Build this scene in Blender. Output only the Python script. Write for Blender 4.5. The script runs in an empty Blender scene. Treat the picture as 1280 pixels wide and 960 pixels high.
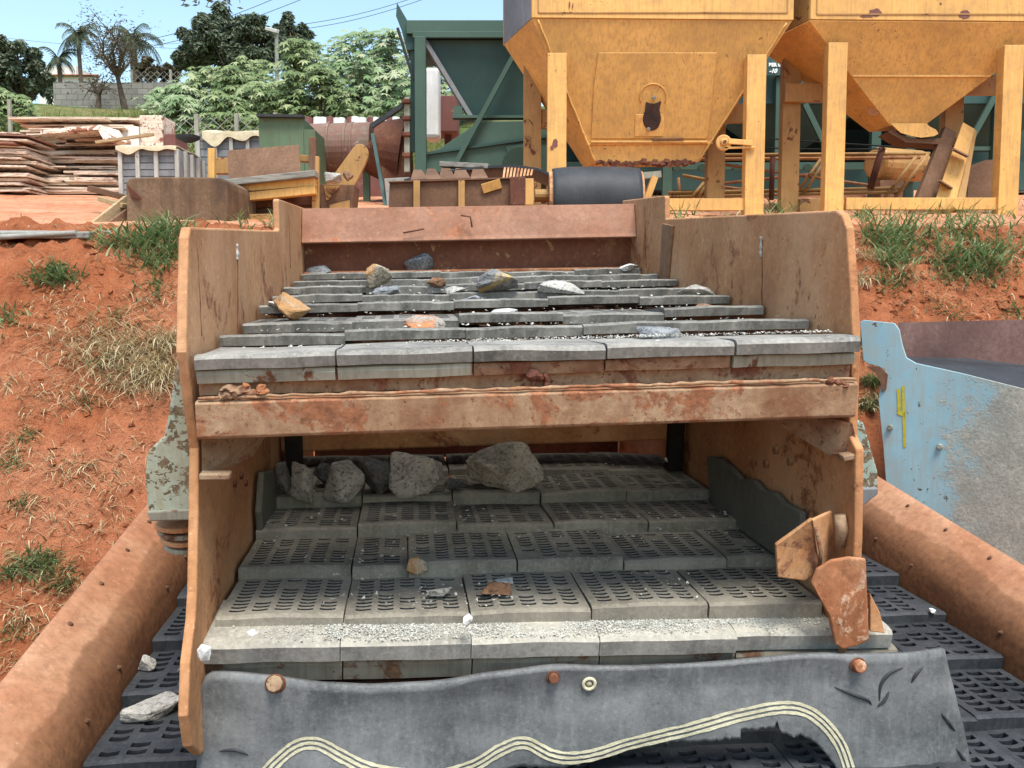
import bpy, bmesh, math, random
from math import radians, sin, cos, pi, sqrt
from mathutils import Vector, Matrix, noise, Euler
R = random.Random(7)
S = bpy.context.scene
C = S.collection
V = Vector

# ------------------------------------------------------------------ camera
F = 1100.0
PITCH = 0.07338
EYE = V((0, 0, 2.0))
cam_d = bpy.data.cameras.new("camera")
cam_d.sensor_width = 36
cam_d.lens = 36 * F / 1280
cam_d.clip_start = .05
cam_d.clip_end = 2000
cam = bpy.data.objects.new("camera", cam_d)
C.objects.link(cam)
cam.location = EYE
cam.rotation_euler = (pi / 2 - PITCH, 0, 0)
S.camera = cam
S.render.resolution_x, S.render.resolution_y = 1024, 768

def ray(x, y):
    a, b = (x - 640) / F, (480 - y) / F
    c, s = cos(PITCH), sin(PITCH)
    return V((a, c + b * s, -s + b * c))
def at(x, y, Y):
    d = ray(x, y)
    return EYE + d * (Y / d.y)

class Frame:
    def __init__(s, o, psi, al, rho):
        u = V((cos(psi), sin(psi), 0)); vh = V((-sin(psi), cos(psi), 0)); z = V((0, 0, 1))
        v = vh * cos(al) + z * sin(al); w = -vh * sin(al) + z * cos(al)
        s.u = u * cos(rho) + w * sin(rho); s.w = -u * sin(rho) + w * cos(rho); s.v = v
        s.o = V(o)
        s.m = Matrix(((s.u.x, s.v.x, s.w.x, o[0]), (s.u.y, s.v.y, s.w.y, o[1]), (s.u.z, s.v.z, s.w.z, o[2]), (0, 0, 0, 1)))
    def px(s, x, y, ax, val):
        """local u,v,w of the spot seen at x,y on the local plane ax=val"""
        d = ray(x, y); n = (s.u, s.v, s.w)[ax]
        t = (val - (EYE - s.o).dot(n)) / d.dot(n)
        q = EYE + d * t - s.o
        return V((q.dot(s.u), q.dot(s.v), q.dot(s.w)))
FS = Frame((.0647, 1.9846, 1.9464), .117, .1351, .0026)      # the stepped vibrating screen
FT = Frame((.222, 2.469, .98), .117, .145, -.005)            # the wide screen under it

# ------------------------------------------------------------------ mesh helper
class MB:
    def __init__(s):
        s.v = []; s.f = []; s.mi = []; s.cur = 0
    def add(s, vs, fs):
        o = len(s.v)
        s.v += [tuple(p) for p in vs]
        for f in fs:
            s.f.append([i + o for i in f]); s.mi.append(s.cur)
        return s
    def box(s, c, size, rot=None):
        hx, hy, hz = size[0] / 2, size[1] / 2, size[2] / 2
        vs = [V((x, y, z)) for x in (-hx, hx) for y in (-hy, hy) for z in (-hz, hz)]
        if rot is not None:
            m = rot if isinstance(rot, Matrix) else Euler(rot).to_matrix()
            vs = [m @ p for p in vs]
        c = V(c)
        return s.add([p + c for p in vs], [(0, 1, 3, 2), (4, 6, 7, 5), (0, 4, 5, 1), (2, 3, 7, 6), (0, 2, 6, 4), (1, 5, 7, 3)])
    def prism(s, poly, ext):
        """closed slab: polygon swept by vector ext"""
        n = len(poly); e = V(ext)
        a = [V(p) for p in poly]; b = [p + e for p in a]
        nrm = V((0, 0, 0))
        for i in range(n): nrm += a[i].cross(a[(i + 1) % n])
        flip = nrm.dot(e) > 0
        fs = [tuple(range(n))[::-1] if flip else tuple(range(n)), tuple(range(n, 2 * n)) if flip else tuple(range(n, 2 * n))[::-1]]
        for i in range(n):
            j = (i + 1) % n
            fs.append((i, j, n + j, n + i) if flip else (i, n + i, n + j, j))
        return s.add(a + b, fs)
    def hexa(s, a, b):
        """eight corner solid from two quads"""
        return s.add(list(a) + list(b), [(3, 2, 1, 0), (4, 5, 6, 7), (0, 1, 5, 4), (1, 2, 6, 5), (2, 3, 7, 6), (3, 0, 4, 7)])
    def tube(s, pts, r, n=8, caps=True):
        pts = [V(p) for p in pts]
        rs = r if isinstance(r, (list, tuple)) else [r] * len(pts)
        vs = []; fs = []
        pr = None
        for i, p in enumerate(pts):
            t = (pts[min(i + 1, len(pts) - 1)] - pts[max(i - 1, 0)])
            if t.length < 1e-9: t = V((0, 0, 1))
            t.normalize()
            if pr is None:
                pr = t.orthogonal().normalized()
            else:
                pr = pr - t * pr.dot(t)
                pr = pr.normalized() if pr.length > 1e-6 else t.orthogonal().normalized()
            q = t.cross(pr)
            for k in range(n):
                a = 2 * pi * k / n
                vs.append(p + (pr * cos(a) + q * sin(a)) * rs[i])
        for i in range(len(pts) - 1):
            for k in range(n):
                k2 = (k + 1) % n
                fs.append((i * n + k, i * n + k2, (i + 1) * n + k2, (i + 1) * n + k))
        if caps:
            fs.append(tuple(range(n))[::-1]); fs.append(tuple(range((len(pts) - 1) * n, len(pts) * n)))
        return s.add(vs, fs)
    def beam(s, a, b, w, h, up=(0, 0, 1)):
        a, b = V(a), V(b); t = (b - a).normalized(); up = V(up)
        x = t.cross(up)
        if x.length < 1e-4: x = t.cross(V((0, 1, 0)))
        x.normalize(); y = x.cross(t)
        q = lambda p: [p - x * w / 2 - y * h / 2, p + x * w / 2 - y * h / 2, p + x * w / 2 + y * h / 2, p - x * w / 2 + y * h / 2]
        return s.hexa(q(b), q(a))
    def sheet(s, prof, dirv, thick):
        """bent sheet: profile points (list) swept along dirv with thickness list normal"""
        dirv = V(dirv); prof = [V(p) for p in prof]; n = len(prof); out = []
        dn = dirv.normalized()
        for i, p in enumerate(prof):
            t = prof[min(i + 1, n - 1)] - prof[max(i - 1, 0)]
            nn = dn.cross(t).normalized()
            out.append(p + nn * thick)
        return s.prism(prof + out[::-1], dirv)
    def grid(s, fn, nx, ny):
        o = len(s.v)
        for j in range(ny + 1):
            for i in range(nx + 1):
                s.v.append(tuple(fn(i / nx, j / ny)))
        for j in range(ny):
            for i in range(nx):
                a = o + j * (nx + 1) + i
                s.f.append([a, a + 1, a + nx + 2, a + nx + 1]); s.mi.append(s.cur)
        return s
    def mesh(s, name):
        me = bpy.data.meshes.new(name); me.from_pydata(s.v, [], s.f)
        me.polygons.foreach_set('material_index', s.mi); me.update()
        return me
    def build(s, name, mats, parent=None, bevel=0, smooth=False, seg=2, loc=None, fixn=True):
        me = s.mesh(name)
        if fixn:
            bm = bmesh.new(); bm.from_mesh(me); bmesh.ops.recalc_face_normals(bm, faces=bm.faces); bm.to_mesh(me); bm.free()
        for m in (mats if isinstance(mats, (list, tuple)) else [mats]): me.materials.append(m)
        if smooth: me.polygons.foreach_set('use_smooth', [True] * len(me.polygons))
        o = bpy.data.objects.new(name, me); C.objects.link(o)
        if parent is not None: o.parent = parent
        if loc is not None: o.location = loc
        if bevel:
            b = o.modifiers.new('bevel', 'BEVEL'); b.width = bevel; b.segments = seg; b.limit_method = 'ANGLE'; b.angle_limit = radians(35)
        return o

def tag(o, label=None, cat=None, group=None, kind=None):
    if label: o['label'] = label
    if cat: o['category'] = cat
    if group: o['group'] = group
    if kind: o['kind'] = kind
    return o
def empty(name, loc=(0, 0, 0), rz=0, label=None, cat=None, group=None):
    o = bpy.data.objects.new(name, None); C.objects.link(o); o.empty_display_size = .1
    o.location = loc; o.rotation_euler = (0, 0, rz)
    return tag(o, label, cat, group)
def fbm(p, s=1.0, o=4):
    return noise.fractal(V(p) * s, 1.0, 2.0, o)

# ------------------------------------------------------------------ materials
class NT:
    def __init__(s, name):
        s.m = bpy.data.materials.new(name); s.m.use_nodes = True
        s.t = s.m.node_tree; s.b = s.t.nodes['Principled BSDF']
        tc = s.n('ShaderNodeTexCoord'); oi = s.n('ShaderNodeObjectInfo')
        ad = s.n('ShaderNodeVectorMath'); ad.operation = 'ADD'
        mu = s.n('ShaderNodeVectorMath'); mu.operation = 'SCALE'
        cx = s.n('ShaderNodeCombineXYZ')
        for i in range(3): s.l(oi.outputs['Random'], cx.inputs[i])
        s.l(cx.outputs[0], mu.inputs[0]); mu.inputs['Scale'].default_value = 17.0
        s.l(tc.outputs['Object'], ad.inputs[0]); s.l(mu.outputs[0], ad.inputs[1])
        s.co = ad.outputs[0]; s.raw = tc.outputs['Object']; s.rnd = oi.outputs['Random']
    def n(s, t): return s.t.nodes.new(t)
    def l(s, a, b): s.t.links.new(a, b)
    def val(s, x, inp):
        if hasattr(x, 'links') or hasattr(x, 'is_linked'): s.l(x, inp)
        elif isinstance(x, (tuple, list)): inp.default_value = (*x[:3], 1) if len(inp.default_value) == 4 else x
        else: inp.default_value = x
    def noise(s, scale, detail=5, rough=.6, st=None, co=None, dist=0):
        nd = s.n('ShaderNodeTexNoise'); nd.inputs['Scale'].default_value = scale; nd.inputs['Detail'].default_value = detail
        nd.inputs['Roughness'].default_value = rough; nd.inputs['Distortion'].default_value = dist
        c = co or s.co
        if st:
            mp = s.n('ShaderNodeMapping'); mp.inputs['Scale'].default_value = st; s.l(c, mp.inputs[0]); c = mp.outputs[0]
        s.l(c, nd.inputs['Vector']); return nd.outputs['Fac']
    def vor(s, scale, feature='F1', out='Distance', st=None):
        nd = s.n('ShaderNodeTexVoronoi'); nd.feature = feature; nd.inputs['Scale'].default_value = scale
        c = s.co
        if st:
            mp = s.n('ShaderNodeMapping'); mp.inputs['Scale'].default_value = st; s.l(c, mp.inputs[0]); c = mp.outputs[0]
        s.l(c, nd.inputs['Vector']); return nd.outputs[out]
    def ramp(s, f, stops, interp='LINEAR'):
        nd = s.n('ShaderNodeValToRGB'); e = nd.color_ramp.elements; nd.color_ramp.interpolation = interp
        while len(e) < len(stops): e.new(.5)
        for q, (p, c) in zip(e, stops):
            q.position = p; q.color = (*c, 1) if isinstance(c, (tuple, list)) else (c, c, c, 1)
        s.l(f, nd.inputs[0]); return nd.outputs[0]
    def mix(s, f, a, b, mode='MIX'):
        nd = s.n('ShaderNodeMix'); nd.data_type = 'RGBA'; nd.blend_type = mode
        s.val(f, nd.inputs[0]); s.val(a, nd.inputs[6]); s.val(b, nd.inputs[7]); return nd.outputs[2]
    def math(s, op, a, b=0.0):
        nd = s.n('ShaderNodeMath'); nd.operation = op; s.val(a, nd.inputs[0]); s.val(b, nd.inputs[1]); return nd.outputs[0]
    def bump(s, h, strength=.4, dist=.01, prev=None):
        nd = s.n('ShaderNodeBump'); nd.inputs['Strength'].default_value = strength; nd.inputs['Distance'].default_value = dist
        s.l(h, nd.inputs['Height'])
        if prev is not None: s.l(prev, nd.inputs['Normal'])
        return nd.outputs[0]
    def done(s, col, rough=.8, nrm=None, metal=0, spec=.3):
        s.val(col, s.b.inputs['Base Color']); s.val(rough, s.b.inputs['Roughness'])
        s.b.inputs['Metallic'].default_value = metal; s.b.inputs['Specular IOR Level'].default_value = spec
        if nrm is not None: s.l(nrm, s.b.inputs['Normal'])
        return s.m

def rust(name, c0, c1, c2, c3, streak=(9, 9, .8), sc=2.5, fleck=(.035, .016, .009), fleck_amt=.36, bump=.35, rough=.8, stk=.4, patch=None, pamt=.54, psc=4, stain=0):
    t = NT(name)
    big = t.noise(sc, 6, .62, dist=.4); fine = t.noise(38, 5, .7); st = t.noise(4, 4, .6, st=streak)
    base = t.ramp(big, [(.28, c0), (.45, c1), (.6, c2), (.75, c3)])
    base = t.mix(t.ramp(st, [(.45, 0.), (.75, stk)]), base, c0)
    base = t.mix(t.ramp(fine, [(.35, .45), (.6, 0.)]), base, t.mix(.5, c0, fleck))
    if stain:
        sd_ = t.noise(1.0, 3, .5, st=(2.6, 2.6, .9), co=t.raw)
        base = t.mix(t.ramp(sd_, [(.46, 0.), (.72, stain)]), base, [x * .55 for x in c0])
        sl_ = t.noise(1.3, 4, .55, st=(2.4, 2.4, 1.2))
        base = t.mix(t.ramp(sl_, [(.48, 0.), (.7, stain * .8)]), base, [min(1, x * 1.12 + .03) for x in c3])
    if patch:
        pm = t.math('ADD', t.noise(psc, 7, .72, dist=.8), t.math('MULTIPLY', t.math('SUBTRACT', fine, .5), .35))
        pc = t.ramp(t.noise(30, 5, .75), [(.3, [x * .45 for x in patch]), (.5, patch), (.72, [min(1, x * 1.7) for x in patch])])
        base = t.mix(t.ramp(pm, [(pamt, 0.), (pamt + .07, .95)]), base, pc)
    sp = t.noise(75, 3, .8)
    base = t.mix(t.ramp(sp, [(fleck_amt - .06, .8), (fleck_amt, 0.)]), base, fleck)
    lt = t.noise(55, 4, .7)
    base = t.mix(t.ramp(lt, [(.6, 0.), (.75, .35)]), base, [min(1, x * 1.7) for x in c3])
    h = t.math('ADD', t.math('MULTIPLY', fine, .6), t.math('MULTIPLY', sp, .4))
    return t.done(base, t.ramp(fine, [(.3, rough - .1), (.7, min(1, rough + .12))]), t.bump(h, bump, .006))

def paint(name, col, rustc=(.13, .045, .018), amt=.38, spot=.30, dirt=(.16, .12, .08), dirt_amt=.4, rough=.55, sc=2.2, streak=(10, 10, .7), alt=None, bump=.15, pits=0):
    t = NT(name)
    big = t.noise(1.3, 5, .6); mid = t.noise(sc * 3, 6, .68, dist=.5); fine = t.noise(45, 4, .7); st = t.noise(5, 4, .6, st=streak)
    dark = [x * .72 for x in col]; lite = [min(1, x * 1.18 + .01) for x in col]
    base = t.ramp(big, [(.3, dark if alt is None else alt), (.5, col), (.7, lite)])
    base = t.mix(t.ramp(st, [(.46, 0.), (.75, dirt_amt)]), base, dirt)
    base = t.mix(t.ramp(t.noise(9, 5, .7), [(.45, 0.), (.8, dirt_amt)]), base, dirt)
    rm = t.ramp(mid, [(amt - .04, 1.), (amt, 0.)])
    sm = t.ramp(t.noise(22, 4, .75), [(spot - .03, 1.), (spot, 0.)])
    m = t.math('MAXIMUM', rm, sm)
    if pits:
        pt = t.math('MULTIPLY', t.ramp(t.noise(42, 2, .6), [(pits - .015, 1.), (pits + .015, 0.)]), t.ramp(t.noise(2.6, 3, .6), [(.54, 0.), (.57, 1.)]))
        m = t.math('MAXIMUM', m, pt)
    rc = t.ramp(fine, [(.3, [x * .5 for x in rustc]), (.55, rustc), (.75, [min(1, x * 1.9) for x in rustc])])
    base = t.mix(m, base, rc)
    h = t.math('SUBTRACT', t.math('MULTIPLY', fine, .3), t.math('MULTIPLY', m, .6))
    return t.done(base, t.ramp(m, [(0., rough), (1., .9)]), t.bump(h, bump, .006), spec=.4)

def rubber(name, c0, c1, dust, dust_amt=.5, rough=.75, sc=6, streak=(14, 14, 1.2)):
    t = NT(name)
    a = t.noise(sc, 6, .68, dist=.3); f = t.noise(90, 4, .75); st = t.noise(5, 5, .65, st=streak)
    base = t.ramp(a, [(.3, c0), (.7, c1)])
    base = t.mix(t.math('MULTIPLY', t.ramp(t.noise(sc * .6, 6, .7), [(.38, 0.), (.66, 1.)]), dust_amt), base, dust)
    base = t.mix(t.math('MULTIPLY', t.ramp(st, [(.48, 0.), (.72, 1.)]), dust_amt * .6), base, dust)
    base = t.mix(t.ramp(f, [(.52, 0.), (.72, .5 * dust_amt)]), base, [min(1, x * 1.4) for x in dust])
    base = t.mix(t.ramp(f, [(.3, .5), (.42, 0.)]), base, [x * .6 for x in c0])
    hs = t.math('MULTIPLY', t.rnd, .3)
    base = t.mix(hs, base, [x * .6 for x in c1])
    return t.done(base, rough, t.bump(t.math('ADD', t.math('MULTIPLY', f, .5), a), .3, .006), spec=.25)

M = {}
M['rust_tan'] = rust('rust_tan', (.37, .165, .072), (.5, .24, .105), (.56, .3, .145), (.6, .37, .21), streak=(2.2, 2.2, .4), stk=.3, sc=2, fleck_amt=.3, patch=(.25, .1, .045), pamt=.56, psc=3.2, stain=.5)
M['rust_pink'] = rust('rust_pink', (.25, .11, .065), (.33, .16, .1), (.385, .205, .135), (.43, .26, .18), streak=(2.5, 2.5, .5), fleck_amt=.33, patch=(.34, .13, .06), pamt=.58, psc=3, stain=.35)
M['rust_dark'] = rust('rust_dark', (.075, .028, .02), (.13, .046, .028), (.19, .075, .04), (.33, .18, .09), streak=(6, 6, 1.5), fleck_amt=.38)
M['rust_shade'] = rust('rust_shade', (.15, .07, .04), (.22, .115, .062), (.29, .16, .085), (.33, .2, .115), fleck_amt=.3)
M['rust_orange'] = rust('rust_orange', (.21, .075, .032), (.36, .14, .06), (.45, .21, .105), (.52, .31, .19), sc=8, fleck_amt=.36, patch=(.46, .3, .2), pamt=.56, psc=11)
M['rust_beam'] = rust('rust_beam', (.2, .09, .045), (.37, .24, .14), (.45, .32, .2), (.33, .17, .085), sc=5.5, streak=(7, 7, 2), stk=.5, patch=(.25, .1, .048), pamt=.5, psc=5.5, fleck=(.12, .035, .02), fleck_amt=.385)
M['rust_strip'] = rust('rust_strip', (.16, .06, .034), (.3, .2, .12), (.36, .26, .165), (.24, .11, .06), sc=4, streak=(5, 5, 3), patch=(.16, .06, .035), pamt=.52, psc=6, fleck=(.07, .026, .018), fleck_amt=.4)
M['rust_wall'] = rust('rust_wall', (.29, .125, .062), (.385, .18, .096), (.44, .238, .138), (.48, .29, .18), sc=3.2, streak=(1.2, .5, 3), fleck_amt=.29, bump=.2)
def two_tone_wall():
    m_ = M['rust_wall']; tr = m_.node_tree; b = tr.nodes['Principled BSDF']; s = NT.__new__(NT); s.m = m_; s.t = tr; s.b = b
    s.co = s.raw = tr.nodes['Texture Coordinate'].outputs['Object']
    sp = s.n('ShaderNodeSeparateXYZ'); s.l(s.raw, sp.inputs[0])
    # darker brown towards the bottom, up to a wavering line; the top stays paler
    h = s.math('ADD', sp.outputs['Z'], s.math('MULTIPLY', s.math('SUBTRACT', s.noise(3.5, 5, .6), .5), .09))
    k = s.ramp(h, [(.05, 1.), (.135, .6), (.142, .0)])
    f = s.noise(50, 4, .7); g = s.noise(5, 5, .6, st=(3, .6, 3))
    low_brown = s.mix(s.ramp(f, [(.35, .6), (.6, 0.)]), s.ramp(g, [(.3, (.12, .052, .024)), (.5, (.19, .086, .038)), (.7, (.27, .13, .06))]), (.06, .026, .014))
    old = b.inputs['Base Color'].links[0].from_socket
    s.l(s.mix(k, old, low_brown), b.inputs['Base Color'])
two_tone_wall()
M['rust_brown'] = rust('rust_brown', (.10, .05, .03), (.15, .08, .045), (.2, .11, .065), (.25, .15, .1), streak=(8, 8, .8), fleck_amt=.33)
M['rust_mud'] = rust('rust_mud', (.07, .042, .027), (.15, .09, .05), (.2, .125, .075), (.27, .19, .125), streak=(3, 3, .35), stk=.95, fleck_amt=.33)
M['rust_black'] = rust('rust_black', (.03, .02, .017), (.05, .03, .025), (.075, .042, .032), (.12, .065, .045), sc=9)
M['rust_red'] = rust('rust_red', (.15, .055, .035), (.22, .085, .05), (.28, .12, .07), (.4, .24, .13), streak=(9, 9, 1), fleck_amt=.36, patch=(.42, .26, .14), pamt=.6, psc=9)

M['rust_bronze'] = rust('rust_bronze', (.2, .08, .04), (.42, .2, .08), (.5, .3, .15), (.27, .12, .08), sc=7, fleck_amt=.33, patch=(.17, .07, .04), pamt=.53, psc=9)
M['rubber_deck'] = rubber('rubber_deck', (.06, .058, .052), (.125, .119, .107), (.32, .3, .265), .75)
M['maroon_rust'] = rust('maroon_rust', (.1, .055, .05), (.15, .085, .075), (.2, .12, .105), (.26, .17, .14), streak=(3, 3, 1), fleck_amt=.3)
M['rubber_worn'] = rubber('rubber_worn', (.08, .077, .07), (.15, .145, .13), (.34, .325, .29), .75, rough=.85, sc=12)
M['rubber_edge'] = rubber('rubber_edge', (.11, .105, .095), (.2, .19, .172), (.43, .41, .37), .8, rough=.85, sc=9)
M['rubber_dusty'] = rubber('rubber_dusty', (.12, .108, .086), (.205, .187, .15), (.37, .337, .275), .8, rough=.9)
M['rubber_black'] = rubber('rubber_black', (.014, .016, .02), (.03, .034, .04), (.12, .125, .13), .36, rough=.6)
M['rubber_pale'] = rubber('rubber_pale', (.17, .162, .142), (.33, .31, .265), (.56, .53, .45), .9, rough=.9, sc=5)
M['rubber_apron'] = rubber('rubber_apron', (.06, .064, .068), (.11, .115, .119), (.28, .284, .282), .6, rough=.7, sc=7, streak=(10, 10, 1.2))
M['rubber_liner'] = rubber('rubber_liner', (.07, .072, .062), (.12, .12, .1), (.2, .195, .155), .6, rough=.9, sc=4)
M['rubber_belt'] = rubber('rubber_belt', (.02, .022, .026), (.034, .038, .045), (.1, .105, .11), .25, rough=.55, streak=(20, 1, 1))
M['lip_paint'] = paint('lip_paint', (.3, .3, .24), (.16, .07, .035), .42, .3, (.1, .085, .06), .5, .8)
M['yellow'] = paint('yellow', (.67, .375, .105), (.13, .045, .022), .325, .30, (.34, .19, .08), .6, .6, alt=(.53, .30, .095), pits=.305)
M['yellow_old_shaded'] = paint('yellow_old_shaded', (.4, .22, .07), (.14, .055, .03), .4, .33, (.2, .12, .05), .5, .6)  # older yellow paint, also the painted shade tone of rear hopper parts
M['green'] = paint('green', (.038, .086, .063), (.06, .05, .035), .3, .25, (.05, .07, .05), .4, .6, alt=(.034, .08, .06))
M['green_teal'] = paint('green_teal', (.024, .072, .064), (.05, .05, .04), .3, .2, (.03, .05, .045), .5, .6)
M['green_box'] = paint('green_box', (.085, .15, .085), (.13, .07, .035), .36, .28, (.1, .09, .05), .5, .7)
M['blue'] = paint('blue', (.24, .42, .49), (.1, .065, .04), .345, .345, (.33, .35, .31), .75, .65, sc=2.8, pits=.33)
M['cyan_peel'] = paint('cyan_peel', (.36, .42, .34), (.19, .14, .085), .43, .485, (.3, .27, .17), .9, .8, sc=5, alt=(.24, .46, .48), bump=.5)
M['grey_box'] = paint('grey_box', (.2, .21, .225), (.12, .09, .06), .32, .26, (.12, .115, .11), .6, .7)
M['pale_frame'] = paint('pale_frame', (.42, .41, .37), (.16, .1, .06), .36, .3, (.2, .18, .15), .5, .7)
M['white_paint'] = paint('white_paint', (.72, .71, .68), (.2, .15, .1), .3, .28, (.45, .42, .38), .4, .7)
M['board'] = paint('board', (.74, .63, .5), (.24, .085, .05), .46, .42, (.3, .15, .1), .5, .85, sc=1.6, streak=(.8, 8, 8))
M['board_red'] = paint('board_red', (.28, .12, .08), (.6, .46, .34), .4, .36, (.09, .04, .03), .7, .85, sc=1.6, streak=(.8, 8, 8))
M['maroon'] = paint('maroon', (.17, .062, .05), (.28, .17, .11), .36, .3, (.1, .05, .04), .6, .75)
M['drum'] = paint('drum', (.19, .085, .065), (.32, .25, .2), .42, .34, (.16, .17, .12), .8, .75, sc=1.6)
M['steel'] = paint('steel', (.4, .39, .36), (.16, .08, .04), .4, .3, (.2, .18, .15), .4, .5)
def simple(name, a, b, sc=6, rough=.9, bump=.3, st=None, c=None, dist=.02):
    t = NT(name); n = t.noise(sc, 7, .68, st=st)
    stops = [(.32, a), (.68, b)] if c is None else [(.3, a), (.5, b), (.72, c)]
    return t.done(t.ramp(n, stops), rough, t.bump(t.noise(sc * 5, 5, .7), bump, dist), spec=.2)
M['wood_grey'] = simple('wood_grey', (.12, .115, .1), (.34, .32, .28), 4, st=(1, 14, 14))
M['wood_tan'] = simple('wood_tan', (.28, .2, .11), (.48, .36, .21), 4, st=(1, 14, 14))
M['wood_brown'] = simple('wood_brown', (.07, .052, .035), (.19, .145, .1), 4, st=(1, 14, 14))
M['lip_block'] = paint('lip_block', (.19, .165, .125), (.12, .06, .03), .45, .33, (.1, .08, .055), .7, .9)
M['tarp'] = simple('tarp', (.45, .38, .25), (.68, .6, .42), 8)
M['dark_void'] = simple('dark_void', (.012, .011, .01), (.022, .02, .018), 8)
M['concrete'] = simple('concrete', (.2, .2, .18), (.36, .35, .32), 7)
M['bark'] = simple('bark', (.07, .05, .035), (.17, .13, .095), 9)
M['chalk'] = simple('chalk', (.46, .42, .29), (.7, .65, .46), 40)
M['mark_yellow'] = simple('mark_yellow', (.4, .36, .03), (.55, .5, .06), 40)
M['sign_white'] = simple('sign_white', (.75, .77, .75), (.85, .86, .84), 30)
M['foil'] = simple('foil', (.45, .45, .43), (.75, .75, .72), 60, rough=.45)
M['wire'] = simple('wire', (.03, .035, .04), (.05, .055, .06), 9)
M['roof_tile'] = simple('roof_tile', (.24, .1, .065), (.36, .17, .11), 8)
M['house_wall'] = simple('house_wall', (.66, .64, .58), (.76, .74, .69), 2)
M['mesh_wire'] = simple('mesh_wire', (.25, .25, .23), (.4, .39, .36), 9)
# blockwork
t = NT('blockwork'); br = t.n('ShaderNodeTexBrick')
mp = t.n('ShaderNodeMapping'); mp.inputs['Rotation'].default_value = (pi / 2, 0, 0); t.l(t.raw, mp.inputs[0]); t.l(mp.outputs[0], br.inputs['Vector'])
br.inputs['Scale'].default_value = 1; br.inputs['Brick Width'].default_value = .4; br.inputs['Row Height'].default_value = .2; br.inputs['Mortar Size'].default_value = .012
br.inputs['Color1'].default_value = (.3, .29, .26, 1); br.inputs['Color2'].default_value = (.22, .21, .19, 1); br.inputs['Mortar'].default_value = (.14, .13, .115, 1)
M['blockwork'] = t.done(t.mix(t.ramp(t.noise(1.2, 5, .7), [(.4, 0.), (.75, .6)]), br.outputs[0], (.12, .115, .095)), .95)
# blue hopper's cement splash
t = NT('cement_splash'); g = t.noise(7, 8, .75); g2 = t.noise(60, 4, .8)
M['cement_splash'] = t.done(t.mix(t.ramp(g2, [(.35, .6), (.6, 0.)]), t.ramp(g, [(.3, (.19, .21, .19)), (.5, (.29, .3, .265)), (.7, (.4, .39, .35))]), (.13, .135, .12)), .95, t.bump(t.math('ADD', g, t.math('MULTIPLY', g2, .5)), .5, .008))
# red earth
t = NT('red_earth')
n1 = t.noise(.9, 6, .6); n2 = t.noise(7, 8, .72); n3 = t.noise(45, 5, .75)
col = t.ramp(n1, [(.3, (.31, .094, .04)), (.5, (.44, .148, .064)), (.7, (.52, .21, .11))])
col = t.mix(t.ramp(n2, [(.3, .65), (.52, 0.)]), col, (.16, .05, .024))
col = t.mix(t.ramp(n2, [(.58, 0.), (.78, .6)]), col, (.48, .22, .125))
col = t.mix(t.ramp(n3, [(.32, .55), (.46, 0.)]), col, (.19, .06, .028))
M['red_earth'] = t.done(col, .95, t.bump(n3, .6, .025, t.bump(n2, .9, .1)), spec=.1)
t = NT('dry_earth'); n1 = t.noise(1.1, 6, .6, st=(.5, 2.5, 1)); n2 = t.noise(9, 7, .72)
M['dry_earth'] = t.done(t.mix(t.ramp(n2, [(.35, .7), (.5, 0.)]), t.ramp(n1, [(.3, (.4, .165, .085)), (.5, (.5, .235, .135)), (.7, (.58, .32, .2))]), (.3, .11, .055)), .95, t.bump(n2, .5, .05), spec=.1)
t = NT('hill_soil'); n1 = t.noise(.35, 6, .65); n2 = t.noise(3, 6, .7)
M['hill_soil'] = t.done(t.mix(t.ramp(n2, [(.4, 0.), (.65, .7)]), t.ramp(n1, [(.35, (.06, .1, .03)), (.5, (.13, .15, .05)), (.68, (.26, .19, .09))]), (.05, .09, .025)), .95, t.bump(n2, .6, .2), spec=.1)
def stone(name, a, b, c, sc=9, vein=None):
    t = NT(name); n = t.noise(sc, 7, .7, dist=.6); f = t.noise(sc * 9, 4, .8)
    col = t.ramp(n, [(.32, a), (.52, b), (.72, c)])
    col = t.mix(t.ramp(f, [(.38, .85), (.48, 0.)]), col, [x * .35 for x in a])
    col = t.mix(t.ramp(f, [(.58, 0.), (.72, .5)]), col, [min(1, x * 1.3) for x in c])
    if vein: col = t.mix(t.ramp(t.noise(5, 6, .6, dist=1.0), [(.5, 0.), (.58, .9)]), col, vein)
    return t.done(col, .85, t.bump(t.math('ADD', n, t.math('MULTIPLY', f, .4)), .6, .012), spec=.25)
M['st_grey'] = stone('stone_grey', (.13, .14, .15), (.22, .23, .24), (.36, .37, .38))
M['st_dark'] = stone('stone_dark', (.06, .06, .06), (.11, .11, .105), (.2, .19, .18))
M['st_pale'] = stone('stone_pale', (.24, .23, .205), (.39, .37, .335), (.56, .54, .49))
M['st_white'] = stone('stone_white', (.5, .5, .48), (.65, .65, .63), (.78, .78, .76))
M['st_tan'] = stone('stone_tan', (.22, .18, .13), (.36, .31, .24), (.5, .46, .4), vein=(.4, .22, .09))
M['st_tan2'] = stone('stone_tan2', (.23, .2, .16), (.37, .33, .27), (.53, .48, .4))
M['st_yellow'] = stone('stone_yellow', (.12, .125, .13), (.2, .2, .2), (.34, .33, .3), vein=(.52, .36, .13))
M['st_orange'] = stone('stone_orange', (.25, .22, .19), (.36, .34, .3), (.52, .5, .47), vein=(.5, .19, .07))
M['st_brown'] = stone('stone_brown', (.12, .06, .03), (.22, .12, .07), (.34, .24, .16))
M['grit'] = stone('grit', (.4, .4, .36), (.56, .55, .5), (.7, .69, .64), sc=20)
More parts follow.
